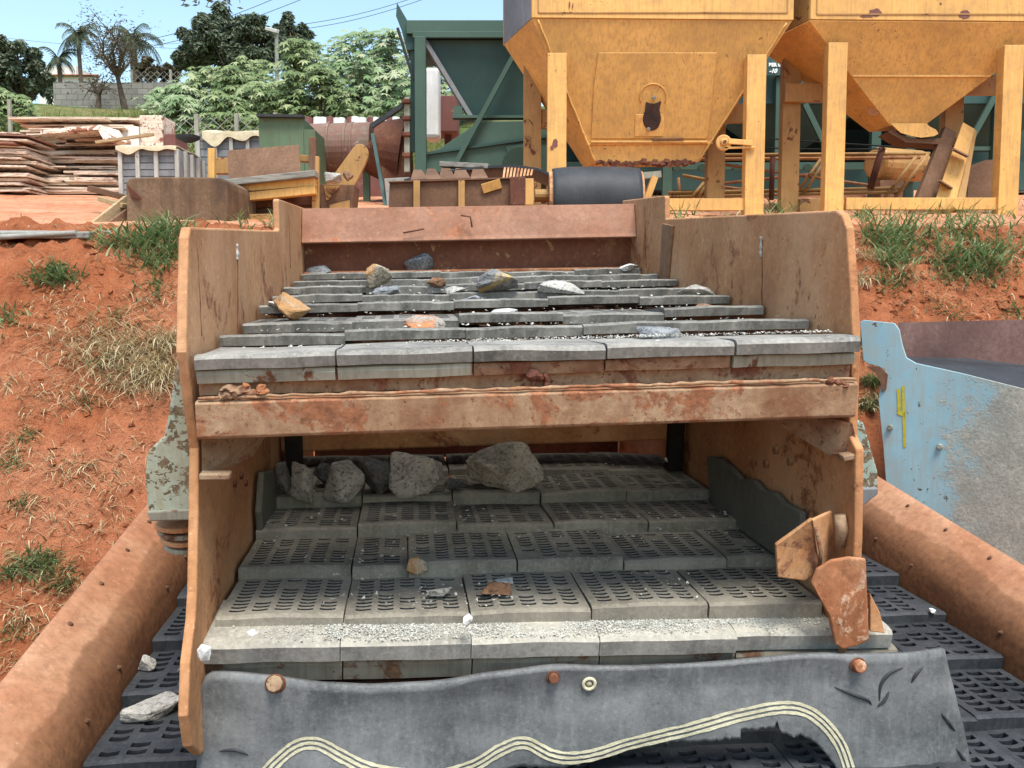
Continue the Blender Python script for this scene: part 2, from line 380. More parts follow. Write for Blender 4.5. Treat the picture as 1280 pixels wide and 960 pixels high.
def leaf(name, a, b, c=None, trans=.25):
    t = NT(name)
    geo = t.n('ShaderNodeNewGeometry')
    col = t.ramp(geo.outputs['Random Per Island'], [(0, a), (.6, b), (1, c or b)])
    m = t.done(col, .55, spec=.35)
    t.b.inputs['Subsurface Weight'].default_value = 0
    tr = t.n('ShaderNodeBsdfTranslucent'); ms = t.n('ShaderNodeMixShader'); ms.inputs[0].default_value = trans
    t.l(col, tr.inputs[0]); t.l(t.b.outputs[0], ms.inputs[1]); t.l(tr.outputs[0], ms.inputs[2])
    t.l(ms.outputs[0], t.t.nodes['Material Output'].inputs[0]); return m
M['lf_dark'] = leaf('leaf_dark', (.075, .105, .065), (.125, .16, .095), (.18, .19, .125))  # greens lightened to paint in haze over the far trees
M['lf_castor'] = leaf('leaf_castor', (.09, .14, .045), (.19, .255, .095), (.38, .42, .22))
M['lf_castor_pale'] = leaf('leaf_castor_pale', (.13, .22, .08), (.27, .36, .18), (.42, .44, .28))
M['lf_grass'] = leaf('grass_green', (.075, .13, .045), (.17, .25, .095), (.33, .37, .19))
M['lf_dry'] = leaf('grass_dry', (.3, .23, .11), (.55, .45, .26), (.74, .66, .45))
M['lf_weed'] = leaf('weed', (.12, .18, .04), (.24, .26, .09), (.38, .36, .16))
M['lf_palm'] = leaf('palm_leaf', (.035, .06, .028), (.075, .1, .05), (.13, .13, .08))
M['lf_brown'] = leaf('leaf_brown', (.07, .06, .035), (.12, .1, .06), (.17, .14, .09))

# ------------------------------------------------------------------ ground
PROF = [(-60, 0), (4.05, 0), (4.35, .18), (6.35, 2.42), (6.7, 2.62), (7.1, 2.74), (8.5, 3.0), (13, 3.8), (17, 4.55), (20, 5.5), (30, 9.1), (36, 10.3), (60, 12), (400, 16)]
def prof(y):
    for (a, za), (b, zb) in zip(PROF, PROF[1:]):
        if y <= b:
            k = max(0, (y - a) / (b - a)); return za + (zb - za) * k
    return PROF[-1][1]
def gz(x, y, fine=True):
    wob = .28 * noise.noise(V((x * .5, y * .2, 3))) + .1 * noise.noise(V((x * 1.7, y * .8, 9)))
    z = prof(y + wob * (1 if 3 < y < 9 else .3))
    if fine and 3.4 < y < 12:
        steep = 1 if y < 7.2 else .25
        z += steep * (.075 * fbm((x, y, 1), 2.2, 5) + .05 * fbm((x, y, 5), 8, 5) - .05 * max(0, .22 - abs(noise.noise(V((x * 2.3, y * .9, 4))))) * 3)
        cl = noise.noise(V((x * 6, y * 6, 2)))
        z += steep * .03 * max(0, cl - .25) * 4 * .5
    elif y >= 12: z += .25 * fbm((x, y, 1), .2, 3)
    return z
def gnd(x, y):
    """where the view through x,y meets the ground"""
    d = ray(x, y); t = 3.0
    while t < 120:
        p = EYE + d * t
        if p.y > 3.6 and p.z <= gz(p.x, p.y): return p
        t += .02 if t < 15 else .2
    return None
def axis(segs):
    out = []
    for a, b, n in segs: out += [a + (b - a) * i / n for i in range(n)]
    return out + [segs[-1][1]]
xs = axis([(-300, -40, 6), (-40, -12, 10), (-12, -6, 20), (-6, -.8, 170), (-.8, 1.2, 14), (1.2, 6, 140), (6, 12, 16), (12, 40, 10), (40, 300, 6)])
ys = axis([(-60, 3.5, 6), (3.5, 7.4, 140), (7.4, 13, 40), (13, 40, 40), (40, 400, 12)])
mb = MB(); nx = len(xs)
for y in ys:
    for x in xs: mb.v.append((x, y, gz(x, y)))
for j in range(len(ys) - 1):
    for i in range(nx - 1):
        a = j * nx + i; mb.f.append([a, a + 1, a + nx + 1, a + nx]); mb.mi.append(1 if ys[j] > 16.5 else 2 if ys[j] > 7.25 + .35 * noise.noise(V((xs[i] * 2, 1, 1))) else 0)
tag(mb.build('ground', [M['red_earth'], M['hill_soil'], M['dry_earth']], smooth=True), kind='structure')

# ------------------------------------------------------------------ screen panels
def panel_mesh(name, w, d, t, ncol, nslot, mat, mx=.022, mf=.04, rib=.016, fill=.5, sag=.006, seed=0, lump=.002, edge=None, ragged=.003):
    r = random.Random(seed)
    cw = (w - 2 * mx - rib * (ncol - 1)) / ncol
    xl = [0]; xo = [0]; hol = []
    for c in range(ncol):
        x0 = mx + c * (cw + rib)
        for k, s_ in ((0, 0), (.2, .65), (.5, 1), (.8, .65), (1, 0)):
            xl.append(x0 + cw * k); xo.append(s_)
        hol += [False] + [True] * 4
    xl.append(w); xo.append(0); hol.append(False)
    pit = (d - mf - .03) / nslot
    yl = [0, .012]; yh = [False]; ys_ = [0, 0]
    for k in range(nslot):
        y0 = mf + k * pit; yl += [y0, y0 + pit * fill]; yh += [False, True]; ys_ += [1, 1]
    yl.append(d); yh.append(False); ys_.append(0)
    nX, nY = len(xl), len(yl)
    blocked = set((c, k) for c in range(ncol) for k in range(nslot) if r.random() < .05 or noise.noise(V((c * .55 + seed * 3.1, k * .33, seed))) > .34)
    def hole(i, j):
        if not (0 <= i < nX - 1 and 0 <= j < nY - 1): return None
        if not (hol[i] and yh[j]): return False
        return (((i - 1) // 5), (j - 1) // 2) not in blocked
    m = MB(); idx = {}
    ph = r.uniform(0, 50)
    def vert(i, j, b):
        if (i, j, b) not in idx:
            x, y = xl[i], yl[j] - sag * xo[i] * ys_[j]
            z = -t if b else lump * noise.noise(V((x * 9 + ph, y * 9, ph))) - (.006 if j == 0 else 0)
            if not b: z -= .003 * abs(x / w - .5) * 2
            if not b and j < 2:
                e_ = noise.noise(V((x * 16 + ph, seed, 2))) + .6 * noise.noise(V((x * 45, ph, 2)))
                y += ragged * e_; z -= ragged * .6 * max(0, e_)
            if b and j == 0: y += .004 + ragged * .8 * noise.noise(V((x * 20 + ph, seed, 8)))
            if b and ys_[j] and not yh[j]: y += .0085
            idx[(i, j, b)] = len(m.v); m.v.append((x, y, z))
        return idx[(i, j, b)]
    def q(*k, mi=0):
        m.f.append([vert(*a) for a in k]); m.mi.append(mi)
    for i in range(nX - 1):
        for j in range(nY - 1):
            if hole(i, j): continue
            q((i, j, 0), (i + 1, j, 0), (i + 1, j + 1, 0), (i, j + 1, 0), mi=1 if j == 0 else 0)
            q((i, j, 1), (i, j + 1, 1), (i + 1, j + 1, 1), (i + 1, j, 1), mi=2)
            if hole(i, j - 1) is not False: q((i, j, 1), (i + 1, j, 1), (i + 1, j, 0), (i, j, 0), mi=2 if hole(i, j - 1) else 0)
            if hole(i, j + 1) is not False: q((i + 1, j + 1, 1), (i, j + 1, 1), (i, j + 1, 0), (i + 1, j + 1, 0), mi=2 if hole(i, j + 1) else 0)
            if hole(i - 1, j) is not False: q((i, j + 1, 1), (i, j, 1), (i, j, 0), (i, j + 1, 0), mi=2 if hole(i - 1, j) else 0)
            if hole(i + 1, j) is not False: q((i + 1, j, 1), (i + 1, j + 1, 1), (i + 1, j + 1, 0), (i + 1, j, 0), mi=2 if hole(i + 1, j) else 0)
    me = m.mesh(name)
    for mm in (mat, edge or mat, M['rubber_black']): me.materials.append(mm)
    return me
def inst(name, me, parent, loc, rot=(0, 0, 0)):
    o = bpy.data.objects.new(name, me); C.objects.link(o); o.parent = parent; o.location = loc; o.rotation_euler = rot; return o

# ------------------------------------------------------------------ the stepped vibrating screen
scr = empty('vibrating_screen', label='rusty screen box with two stepped decks of grey rubber panels and a torn apron', cat='screening machine')
scr.matrix_world = FS.m
P, W = .2876, .303
HW = .77
def plate(uv, u0, th): return [(u0, a, b) for a, b in uv]
lp = [(.1, .247), (.075, .225), (.03, .1), (-.008, -.014), (.02, -.13), (.05, -.244), (.0, -.4), (-.05, -.547), (-.08, -.6), (-.145, -.668), (-.187, -.767), (-.17, -.85), (-.1, -.92), (.1, -1.0), (2.35, -1.0), (2.35, .26), (1.5, .305), (1.482, .3), (1.476, .195), (1.44, .19)]
m = MB(); m.prism([(-HW - .022, a, b) for a, b in lp], (.022, 0, 0))
o = m.build('side_plate', M['rust_tan'], scr, bevel=.005)
rp = [(.2, .3), (.165, .29), (.135, .258), (.09, .12), (.054, -.004), (.026, -.238), (-.01, -.26), (-.045, -.48), (-.06, -.66), (-.045, -.72), (.02, -.9), (.1, -1.0), (2.45, -1.0), (2.45, .315), (1.72, .338), (1.705, .33), (1.69, .243)]
m = MB(); m.prism([(HW, a, b) for a, b in rp], (.022, 0, 0))
o = m.build('side_plate', M['rust_tan'], scr, bevel=.005)
# weld scars and drain stains on the plates
def scar(u, pts, wd=.006, mat='rust_dark', name='weld_seam'):
    m = MB(); r = random.Random(len(pts) * 7 + int(u * 10))
    sub = []
    for (a, b), (c, d) in zip(pts, pts[1:]):
        for k in range(8): sub.append((a + (c - a) * k / 8 + r.uniform(-.003, .003), b + (d - b) * k / 8))
    sub.append(pts[-1])
    m.tube([(u, a, b) for a, b in sub], [wd * r.uniform(.4, 1.1) for _ in sub], 6)
    return m.build(name, M[mat], scr, smooth=True)
sg = lambda u, L: [tuple(FS.px(x, y, 0, u))[1:] for x, y in L]
scar(-HW, sg(-HW, [(297, 315), (297, 430)]), .003)
scar(-HW, sg(-HW, [(296, 305), (296, 325)]), .009, 'steel')
scar(-HW, sg(-HW, [(247, 310), (252, 420)]), .0022)
scar(-HW, sg(-HW, [(361, 268), (363, 335)]), .0025)
scar(HW, sg(HW, [(953, 300), (953, 392)]), .0035)
scar(HW, sg(HW, [(952, 296), (952, 322)]), .009, 'steel')
scar(HW, sg(HW, [(806, 258), (808, 335)]), .003)
m = MB(); m.prism([(HW - .012, a, b) for a, b in ((1.55, .22), (1.69, .225), (1.7, .0), (1.58, -.02))], (.012, 0, 0))
m.build('joint_strip', M['rust_shade'], scr, bevel=.003)
# rear sheet: bent upper plate, recessed dark lower plate and lip
m = MB(); m.sheet([(-HW + .002, 2.2, .262), (-HW + .002, 2.17, .2), (-HW + .002, 2.14, .128), (-HW + .002, 2.13, .112)], (2 * HW - .004, 0, .04), .014)
m.build('rear_plate', M['rust_pink'], scr, bevel=.003)
m = MB(); m.prism([(-HW + .002, 2.24, -.2), (-HW + .002, 2.24, .2), (HW - .002, 2.24, .235), (HW - .002, 2.24, -.17)], (0, .02, 0))
m.build('rear_web', M['rust_red'], scr)
m = MB(); m.beam((-HW + .003, 2.19, -.03), (HW - .003, 2.19, .0), .06, .014); m.build('rear_lip', M['rust_orange'], scr, bevel=.003)
for L in ([(504, 291), (520, 288), (530, 286)], [(576, 269), (588, 271), (590, 284)]):
    m = MB(); m.tube([FS.px(x, y, 1, 2.125) for x, y in L], .004, 5); m.build('wire_scrap', M['rust_dark'], scr, smooth=True)

# panel meshes
pm_up = [panel_mesh('upper_panel', W, P + .03, .030, 5, 8, M['rubber_deck'], seed=i, lump=.0018, edge=M['rubber_worn'], ragged=.007) for i in range(6)]
pm_lo = [panel_mesh('lower_panel', W - .005, P + .03, .048, 5, 10, M['rubber_dusty'], seed=10 + i, lump=.002, fill=.44) for i in range(7)]
pm_half = panel_mesh('half_panel', W * .5 - .002, P + .03, .048, 2, 10, M['rubber_dusty'], seed=30, lump=.002, fill=.44)
def solid_panel(w, d, t, seed, mat, wob=.008, front=None):
    m = MB(); r = random.Random(seed); ph = r.uniform(0, 40)
    def top(a, b):
        x, y = a * w, b * d
        z = wob * noise.noise(V((x * 5 + ph, y * 5, ph)))
        if b == 0: z -= .012; y += wob * .9 * noise.noise(V((x * 7, ph, 1)))
        elif b < .1: z -= .003
        return (x, y, z)
    nb = [0, .03, .1, .25, .45, .65, .85, 1]; n = 14
    o = 0
    for b in nb:
        for i in range(n + 1): m.v.append(top(i / n, b))
    for b in (0, 1):
        for i in range(n + 1):
            x, y, z = top(i / n, b); m.v.append((x, y + (.004 if b == 0 else 0), -t + wob * .5 * noise.noise(V((x * 8, ph, 7)))))
    for j in range(len(nb) - 1):
        for i in range(n):
            a = j * (n + 1) + i; m.f.append([a, a + 1, a + n + 2, a + n + 1])
    f0 = len(nb) * (n + 1); f1 = f0 + n + 1; lt = (len(nb) - 1) * (n + 1)
    fr_ = []
    for i in range(n):
        m.f.append([f0 + i, f0 + i + 1, i + 1, i]); fr_.append(len(m.f) - 1); m.f.append([lt + i, lt + i + 1, f1 + i + 1, f1 + i]); m.f.append([f1 + i, f1 + i + 1, f0 + i + 1, f0 + i])
    for e in (0, n):
        m.f.append([f0 + e] + [j * (n + 1) + e for j in range(len(nb))] + [f1 + e])
    m.mi = [1 if i in fr_ else 0 for i in range(len(m.f))]
    me = m.mesh('solid_panel'); me.materials.append(mat); me.materials.append(front or mat)
    bm = bmesh.new(); bm.from_mesh(me); bmesh.ops.recalc_face_normals(bm, faces=bm.faces); bm.to_mesh(me); bm.free()
    return me
# upper deck, 8 rows: every row's front edge stands above the row before it
upw = lambda u: .021 * u
r = random.Random(3)
for k in range(0, 8):
    off = {0: 0, 1: 0}.get(k, 0)
    tilt = -.16 + r.uniform(-.02, .02)
    dz = r.uniform(-.006, .006)
    for c in range(5):
        u = -2.5 * W + c * W
        w0 = upw(u) + dz + r.uniform(-.005, .005)
        if k == 2 and c in (0, 1, 3): w0 -= .014; tilt = -.09
        elif k == 2: tilt = -.14
        if k == 0:
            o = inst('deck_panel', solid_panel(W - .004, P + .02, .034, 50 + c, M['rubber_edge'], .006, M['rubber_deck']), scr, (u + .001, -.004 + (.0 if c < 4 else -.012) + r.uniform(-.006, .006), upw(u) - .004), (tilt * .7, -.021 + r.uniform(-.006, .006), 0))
            inst('edge_block', solid_panel(W - .006, .1, .03, 60 + c, M['lip_paint'] if c in (0, 1, 4) else M['rust_strip'], .004), scr, (u + .002, .008 + r.uniform(-.004, .004), upw(u) - .042), (0, -.021, 0))
        else:
            inst('deck_panel', pm_up[(c + k * 5) % 6], scr, (u, k * P + r.uniform(-.006, .006) - (.015 if k == 1 else 0), w0), (tilt, -.021 + r.uniform(-.012, .012), r.uniform(-.008, .008)))
# front cross beam
m = MB(); m.prism([(-.757, .03, -.066), (-.757, .03, -.118), (.757, .03, -.094), (.757, .03, -.036)], (0, .014, 0))
m.build('front_strip', M['rust_strip'], scr)
m = MB(); m.sheet([(-.757, .06, -.122), (-.757, -.01, -.122), (-.757, -.018, -.127), (-.757, -.018, -.2), (-.757, -.012, -.207), (-.757, .09, -.21)], (1.514, 0, .026), .014)
m.build('front_beam', M['rust_beam'], scr, bevel=.004)
m = MB(); pts = [(-.75 + 1.5 * i / 60, -.012 + .002 * R.uniform(-1, 1), -.114 + .026 * i / 60 + .002 * R.uniform(-1, 1)) for i in range(61)]
m.tube(pts, [.0048 * R.uniform(.7, 1.3) for _ in pts], 6); m.build('weld_bead', M['rust_beam'], scr, smooth=True)
def lump(c, rad, n, name, mat, par, seed, squash=.6):
    bm = bmesh.new(); r = random.Random(seed)
    for i in range(n):
        a = V(c) + V((r.uniform(-1, 1) * rad * 1.9, r.uniform(-.4, .1) * rad, r.uniform(-.5, .8) * rad))
        mt = Matrix.Translation(a) @ Matrix.Diagonal((r.uniform(.4, 1) * rad, r.uniform(.4, .8) * rad, r.uniform(.35, .8) * rad * squash * 1.4, 1))
        bmesh.ops.create_icosphere(bm, subdivisions=2, radius=1, matrix=mt)
    for v in bm.verts: v.co += V((noise.noise(v.co / rad * 1.3), noise.noise(v.co / rad * 1.3 + V((5, 0, 0))), noise.noise(v.co / rad * 1.3 + V((0, 9, 0))))) * .45 * rad
    me = bpy.data.meshes.new(name); bm.to_mesh(me); bm.free(); me.materials.append(M[mat])
    o = bpy.data.objects.new(name, me); C.objects.link(o); o.parent = par; return o
lump(FS.px(318, 486, 1, -.006), .014, 5, 'rusted_bolt', 'rust_orange', scr, 1)
lump(FS.px(300, 492, 1, -.006), .016, 14, 'rust_crust', 'rust_strip', scr, 5)
lump(FS.px(668, 472, 1, .01), .015, 5, 'rusted_bolt', 'rust_dark', scr, 2, 1.3)
lump(FS.px(1042, 480, 1, -.005), .016, 9, 'rusted_bolt', 'rust_dark', scr, 3)
# gussets under the beam
for sx, pts in ((-1, [(251, 549), (325, 549), (290, 592), (252, 592)]), (1, [(985, 533), (1066, 528), (1075, 565), (1048, 570)])):
    q = [FS.px(x, y, 1, .02) for x, y in pts]
    a = [q[0], q[1] + V((0, .25, 0)), q[2] + V((0, .2, -.02)), q[3] + V((0, 0, 0))] if sx < 0 else [q[0] + V((0, .25, 0)), q[1], q[2], q[3] + V((0, .02, -.0))]
    m = MB(); m.prism(a, (-.006 * sx, .012, -.01)); m.build('corner_gusset', M['rust_strip'], scr, bevel=.003); gp = (q[3] + V((0, -.012, 0)), q[2] + V((0, -.012, 0))); m = MB(); m.beam(gp[0], gp[1], .03, .014); m.build('gusset_edge', M['rust_strip'], scr, bevel=.003)
# cross tubes and dark back under the upper deck
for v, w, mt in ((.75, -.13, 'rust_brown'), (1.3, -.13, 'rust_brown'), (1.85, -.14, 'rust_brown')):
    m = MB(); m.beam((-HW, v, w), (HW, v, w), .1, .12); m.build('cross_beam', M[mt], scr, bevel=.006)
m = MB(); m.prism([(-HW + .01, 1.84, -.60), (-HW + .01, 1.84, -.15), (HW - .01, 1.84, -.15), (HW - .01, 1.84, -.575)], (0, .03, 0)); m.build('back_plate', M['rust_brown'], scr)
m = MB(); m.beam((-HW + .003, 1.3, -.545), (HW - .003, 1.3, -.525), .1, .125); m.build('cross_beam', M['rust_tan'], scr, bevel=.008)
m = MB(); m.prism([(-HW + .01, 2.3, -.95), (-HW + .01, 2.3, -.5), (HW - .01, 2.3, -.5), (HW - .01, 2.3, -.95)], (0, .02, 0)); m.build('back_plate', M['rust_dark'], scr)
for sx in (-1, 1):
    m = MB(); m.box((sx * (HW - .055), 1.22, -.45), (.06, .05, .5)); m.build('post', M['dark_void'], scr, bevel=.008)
# lower deck
lw = lambda u: -.668 - .012 * u
r = random.Random(9)
for k in range(0, 5):
    tilt = -.10 + r.uniform(-.015, .015); dz = r.uniform(-.006, .006)
    cols = [(-2.5 * W + c * W, 0) for c in range(5)]
    if k == 1: cols = [(-2.5 * W, 0), (-1.5 * W, 1), (-W, 0), (0, 0), (W, 0), (2 * W, 1)]
    for i, (u, half) in enumerate(cols):
        rt = (tilt + r.uniform(-.02, .02), .012 + r.uniform(-.01, .01), r.uniform(-.008, .008))
        z = lw(u) + dz + r.uniform(-.005, .005)
        if k >= 4 and i == 4: rt = (tilt + .03, .07, .03); z -= .01
        if k == 3 and i == 3: rt = (tilt, -.05, 0); z -= .012
        inst('deck_panel', pm_half if half else pm_lo[(i + 3 * k) % 7], scr, (u, .05 + k * P + r.uniform(-.006, .006), z), rt)
    m = MB(); m.box((0, .05 + k * P + .1, -.79), (2 * HW - .02, .05, .06)); m.build('deck_support', M['rust_shade'], scr, bevel=.004)
# discharge lip: solid worn panels, wider than the box on the right
uu = [-.785, -.46, -.155, .155, .5, .93]
for i in range(5):
    w_ = uu[i + 1] - uu[i]
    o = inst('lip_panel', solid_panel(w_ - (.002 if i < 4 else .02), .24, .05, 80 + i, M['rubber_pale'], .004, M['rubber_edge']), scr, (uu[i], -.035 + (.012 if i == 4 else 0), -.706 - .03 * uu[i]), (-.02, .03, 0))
    inst('edge_block', solid_panel(w_ - .003, .12, .05, 90 + i, M['lip_block'], .005), scr, (uu[i] + .004, -.02, -.762 - .03 * uu[i]), (0, .03, 0))
m = MB(); m.box((0, .12, -.86), (2 * HW - .02, .2, .06)); m.build('lip_beam', M['rust_dark'], scr, bevel=.005)
# rubber liners on the inner sides
q = [FS.px(x, y, 0, HW - .012) for x, y in ((889, 570), (905, 572), (925, 590), (932, 598), (948, 600), (958, 612), (975, 616), (985, 628), (1008, 640), (1010, 680), (985, 700), (928, 660), (893, 625))]
m = MB(); m.prism(q, (-.018, 0, 0)); m.build('side_liner', M['rubber_liner'], scr, bevel=.004)
q = [FS.px(x, y, 0, -HW + .012) for x, y in ((322, 590), (335, 588), (344, 600), (342, 660), (322, 688), (318, 640))]
m = MB(); m.prism(q, (.02, 0, 0)); m.build('side_liner', M['rubber_liner'], scr, bevel=.006)
for x, y in ((972, 563), (960, 580), (990, 577)):
    m = MB(); p = FS.px(x, y, 0, HW); m.tube([p, p + V((-.012, 0, 0))], .014, 6); m.build('bolt', M['rust_shade'], scr, bevel=.002)
for x, y in ((300, 595), (292, 605), (306, 604)):
    m = MB(); p = FS.px(x, y, 0, -HW); m.tube([p, p + V((.008, 0, 0))], .011, 6); m.build('bolt', M['rust_dark'], scr, bevel=.002)
# torn wear plates at the right end
def bent(pts3, th, nm, mat, curve, par=scr, n=8):
    """four-corner sheet with a bow, real thickness"""
    a, b, c, d = [V(p) for p in pts3]; nrm = (b - a).cross(d - a).normalized()
    m = MB(); g = []
    for sgn in (0, 1):
        for j in range(n + 1):
            for i in range(n + 1):
                s_, t_ = i / n, j / n
                p = a * (1 - s_) * (1 - t_) + b * s_ * (1 - t_) + c * s_ * t_ + d * (1 - s_) * t_
                p = p + nrm * (curve * sin(pi * s_) * (1 - .4 * t_) + th * sgn)
                m.v.append(tuple(p))
    N = (n + 1) ** 2
    for j in range(n):
        for i in range(n):
            k = j * (n + 1) + i
            m.f.append([k, k + n + 1, k + n + 2, k + 1]); m.f.append([N + k, N + k + 1, N + k + n + 2, N + k + n + 1])
    ed = [i for i in range(n + 1)] + [(j + 1) * (n + 1) - 1 for j in range(1, n + 1)] + [n * (n + 1) + i for i in range(n - 1, -1, -1)] + [j * (n + 1) for j in range(n - 1, 0, -1)]
    for i in range(len(ed)):
        p, q_ = ed[i], ed[(i + 1) % len(ed)]; m.f.append([p, q_, N + q_, N + p])
    m.mi = [0] * len(m.f)
    return m.build(nm, M[mat], par, smooth=True)
P1 = lambda x, y, v: FS.px(x, y, 1, v)
m = MB()
m.prism([P1(970, 681, -.03), P1(1016, 648, -.02), P1(1026, 690, .0), P1(1024, 716, -.0), P1(1006, 726, -.02), P1(973, 722, -.04)], (0, .012, 0))
o = m.build('wear_plate', M['rust_bronze'], scr, bevel=.003); tag(o, 'bent bronze coloured rusty wear plate')
m = MB(); m.prism([P1(1016, 650, -.025), P1(1040, 639, .03), P1(1046, 690, .06), P1(1025, 712, .0)], (0, .012, 0))
m.build('wear_plate', M['rust_tan'], scr, bevel=.003)
m = MB(); m.tube([P1(1020, 660, -.03), P1(1026, 690, -.025), P1(1024, 712, -.02)], .005, 6); m.tube([P1(1050, 644, .0), P1(1052, 662, -.002), P1(1049, 684, -.002)], [.014, .017, .012], 8)
m.build('weld_bead', M['rust_strip'], scr, smooth=True)
m = MB()
tp = [(1015, 730, -.06), (1022, 712, -.06), (1040, 701, -.065), (1062, 697, -.07), (1083, 699, -.075), (1085, 750, -.08), (1087, 800, -.085), (1072, 808, -.085), (1053, 812, -.085), (1045, 806, -.085), (1036, 770, -.08), (1022, 742, -.07)]
m.prism([P1(*p) for p in tp], (0, .012, 0))
o = m.build('wear_plate', M['rust_orange'], scr, bevel=.004)
m = MB(); m.prism([P1(1088, 742, -.06), P1(1100, 765, -.05), P1(1107, 792, -.05), P1(1088, 790, -.06)], (0, .014, 0)); m.build('wear_plate', M['rust_tan'], scr, bevel=.003)

# rubber apron with cut-out
VA = -.075
def bez(pts, n=10):
    """catmull-rom through points"""
    out = []; L = [pts[0]] + list(pts) + [pts[-1]]
    for i in range(1, len(L) - 2):
        p0, p1, p2, p3 = [V((*q, 0)) for q in L[i - 1:i + 3]]
        for k in range(n):
            t_ = k / n
            out.append(.5 * ((2 * p1) + (p2 - p0) * t_ + (2 * p0 - 5 * p1 + 4 * p2 - p3) * t_ ** 2 + (3 * p1 - p0 - 3 * p2 + p3) * t_ ** 3))
    out.append(V((*pts[-1], 0))); return [(p.x, p.y) for p in out]
top = bez([(249, 862), (258, 846), (285, 843), (340, 846), (420, 853), (470, 856), (540, 852), (600, 844), (680, 838), (760, 840), (820, 838), (900, 830), (985, 820), (1060, 816), (1130, 815), (1181, 812)], 5)
rgt = [(1184, 830), (1190, 870), (1203, 930), (1222, 1010)]
lft = [(245, 1100), (244, 960), (246, 900)]
hole = bez([(1062, 1100), (1052, 1000), (1040, 955), (1018, 925), (1000, 914), (985, 913), (980, 911), (972, 909), (969, 901), (966, 897), (962, 903), (950, 904), (935, 905), (922, 906), (919, 911), (921, 916), (905, 917), (880, 921), (845, 924), (800, 932), (760, 944), (700, 955), (640, 957), (585, 985), (560, 1100)], 4)
hole = hole[::-1]
def interp(L, x):
    for (x0, y0), (x1, y1) in zip(L, L[1:]):
        if x0 <= x <= x1: return y0 + (y1 - y0) * (x - x0) / max(1e-6, x1 - x0)
    return None
def sagw(u, w): return -.014 * sin((u + .8) * 4.7) + .022 * noise.noise(V((u * 3.2, w * 5, 4))) + .004 * noise.noise(V((u * 11, w * 14, 1))) - max(0, -.83 - w) * .12
cols_ = sorted(set([i / 150 for i in range(151)] + [(x - 246) / 936 for x, _ in hole if 246 < x < 1182] + [(552 + i * 4 - 246) / 936 for i in range(130)]))
bm = bmesh.new(); NR = 26; gr = []
for s_ in cols_:
    x0 = 249 + (1181 - 249) * s_; yt = interp(top, min(max(x0, 249), 1181)); col_ = []
    yb = interp(hole, x0)
    if yb is not None: yb += 2.6 * noise.noise(V((x0 * .11, 1, 3))) + 2.6 * noise.noise(V((x0 * .45, 2, 3)))
    yb = min(yb or 1100, 1100)
    for j in range(NR + 1):
        y = yt + (yb - yt) * j / NR
        k = (y - yt) / 250
        x = x0 + k * (42 * max(0, s_ - .93) / .07 - 6 * max(0, .05 - s_) / .05)
        p = FS.px(x, y, 1, VA); p.y += sagw(p.x, p.z); col_.append(bm.verts.new(tuple(p)))
    gr.append(col_)
for a_, b_ in zip(gr, gr[1:]):
    for j in range(NR): bm.faces.new((a_[j], b_[j], b_[j + 1], a_[j + 1]))
bm.normal_update()
for f in bm.faces: f.smooth = True
if sum(f.normal.y for f in bm.faces) > 0: bmesh.ops.reverse_faces(bm, faces=bm.faces)
me = bpy.data.meshes.new('rubber_apron'); bm.to_mesh(me); bm.free(); me.materials.append(M['rubber_apron'])
apron = bpy.data.objects.new('rubber_apron', me); C.objects.link(apron); apron.parent = scr
sm = apron.modifiers.new('thickness', 'SOLIDIFY'); sm.thickness = .016; sm.offset = -1
tag(apron, 'grey rubber apron bolted below the lower deck with a ragged cut-out')
# chalk lines drawn along the cut-out
m = MB()
for base in ([(318, 975), (345, 946), (372, 925), (398, 922), (430, 936), (470, 952), (540, 962), (590, 952), (625, 934), (655, 926), (690, 940), (730, 943), (790, 928), (850, 911), (910, 892), (965, 880), (1005, 884), (1032, 905), (1048, 935), (1057, 985)],):
    c = bez(base, 8)
    for off in (-5.6, 0, 5.6):
        pts = []
        for i, (x, y) in enumerate(c):
            x2, y2 = c[min(i + 1, len(c) - 1)]; x1, y1 = c[max(i - 1, 0)]
            l = sqrt((x2 - x1) ** 2 + (y2 - y1) ** 2) or 1; nxp, nyp = -(y2 - y1) / l, (x2 - x1) / l
            jit = .5 * noise.noise(V((x * .15, off, 0)))
            pts.append((x + nxp * (off + jit), y + nyp * (off + jit), nxp, nyp))
        for i, (x, y, a, b) in enumerate(pts):
            hw = 1.7 * (1 + .45 * noise.noise(V((x * .2, off, 5))))
            for s_ in (-1, 1):
                p = FS.px(x + a * hw * s_, y + b * hw * s_, 1, VA); p.y += sagw(p.x, p.z) - .002
                m.v.append(tuple(p))
            if i:
                k = len(m.v); m.f.append([k - 4, k - 3, k - 1, k - 2]); m.mi.append(0)
m.build('chalk_line', M['chalk'], apron, fixn=False)
# bolts in the apron
def boltset(x, y, r_, nm, mat, loose=0):
    p = FS.px(x, y, 1, VA); p.y += sagw(p.x, p.z)
    m = MB(); m.tube([p, p + V((0, -.005, 0))], r_ * 1.25, 20); o1 = m.build('washer', M['rust_dark'], apron, bevel=.0015)
    m = MB(); m.tube([p + V((0, -.003, 0)), p + V((0, -.02, .004 + loose))], r_, 8 if nm == 'bolt' else 20, True)
    o = m.build(nm, M[mat], apron, bevel=.003)
    return o
boltset(345, 852, .019, 'bolt', 'rust_strip', .006); boltset(692, 849, .013, 'bolt', 'rust_dark'); boltset(1067, 826, .016, 'bolt', 'rust_orange')
p = FS.px(738, 859, 1, VA); p.y += sagw(p.x, p.z)
m = MB(); m.tube([p + V((.014 * cos(a), -.003, .014 * sin(a))) for a in [i * pi / 12 for i in range(25)]], .0045, 6, False); m.tube([p, p + V((0, -.004, 0))], .007, 10)
m.build('washer', M['chalk'], apron, smooth=True)
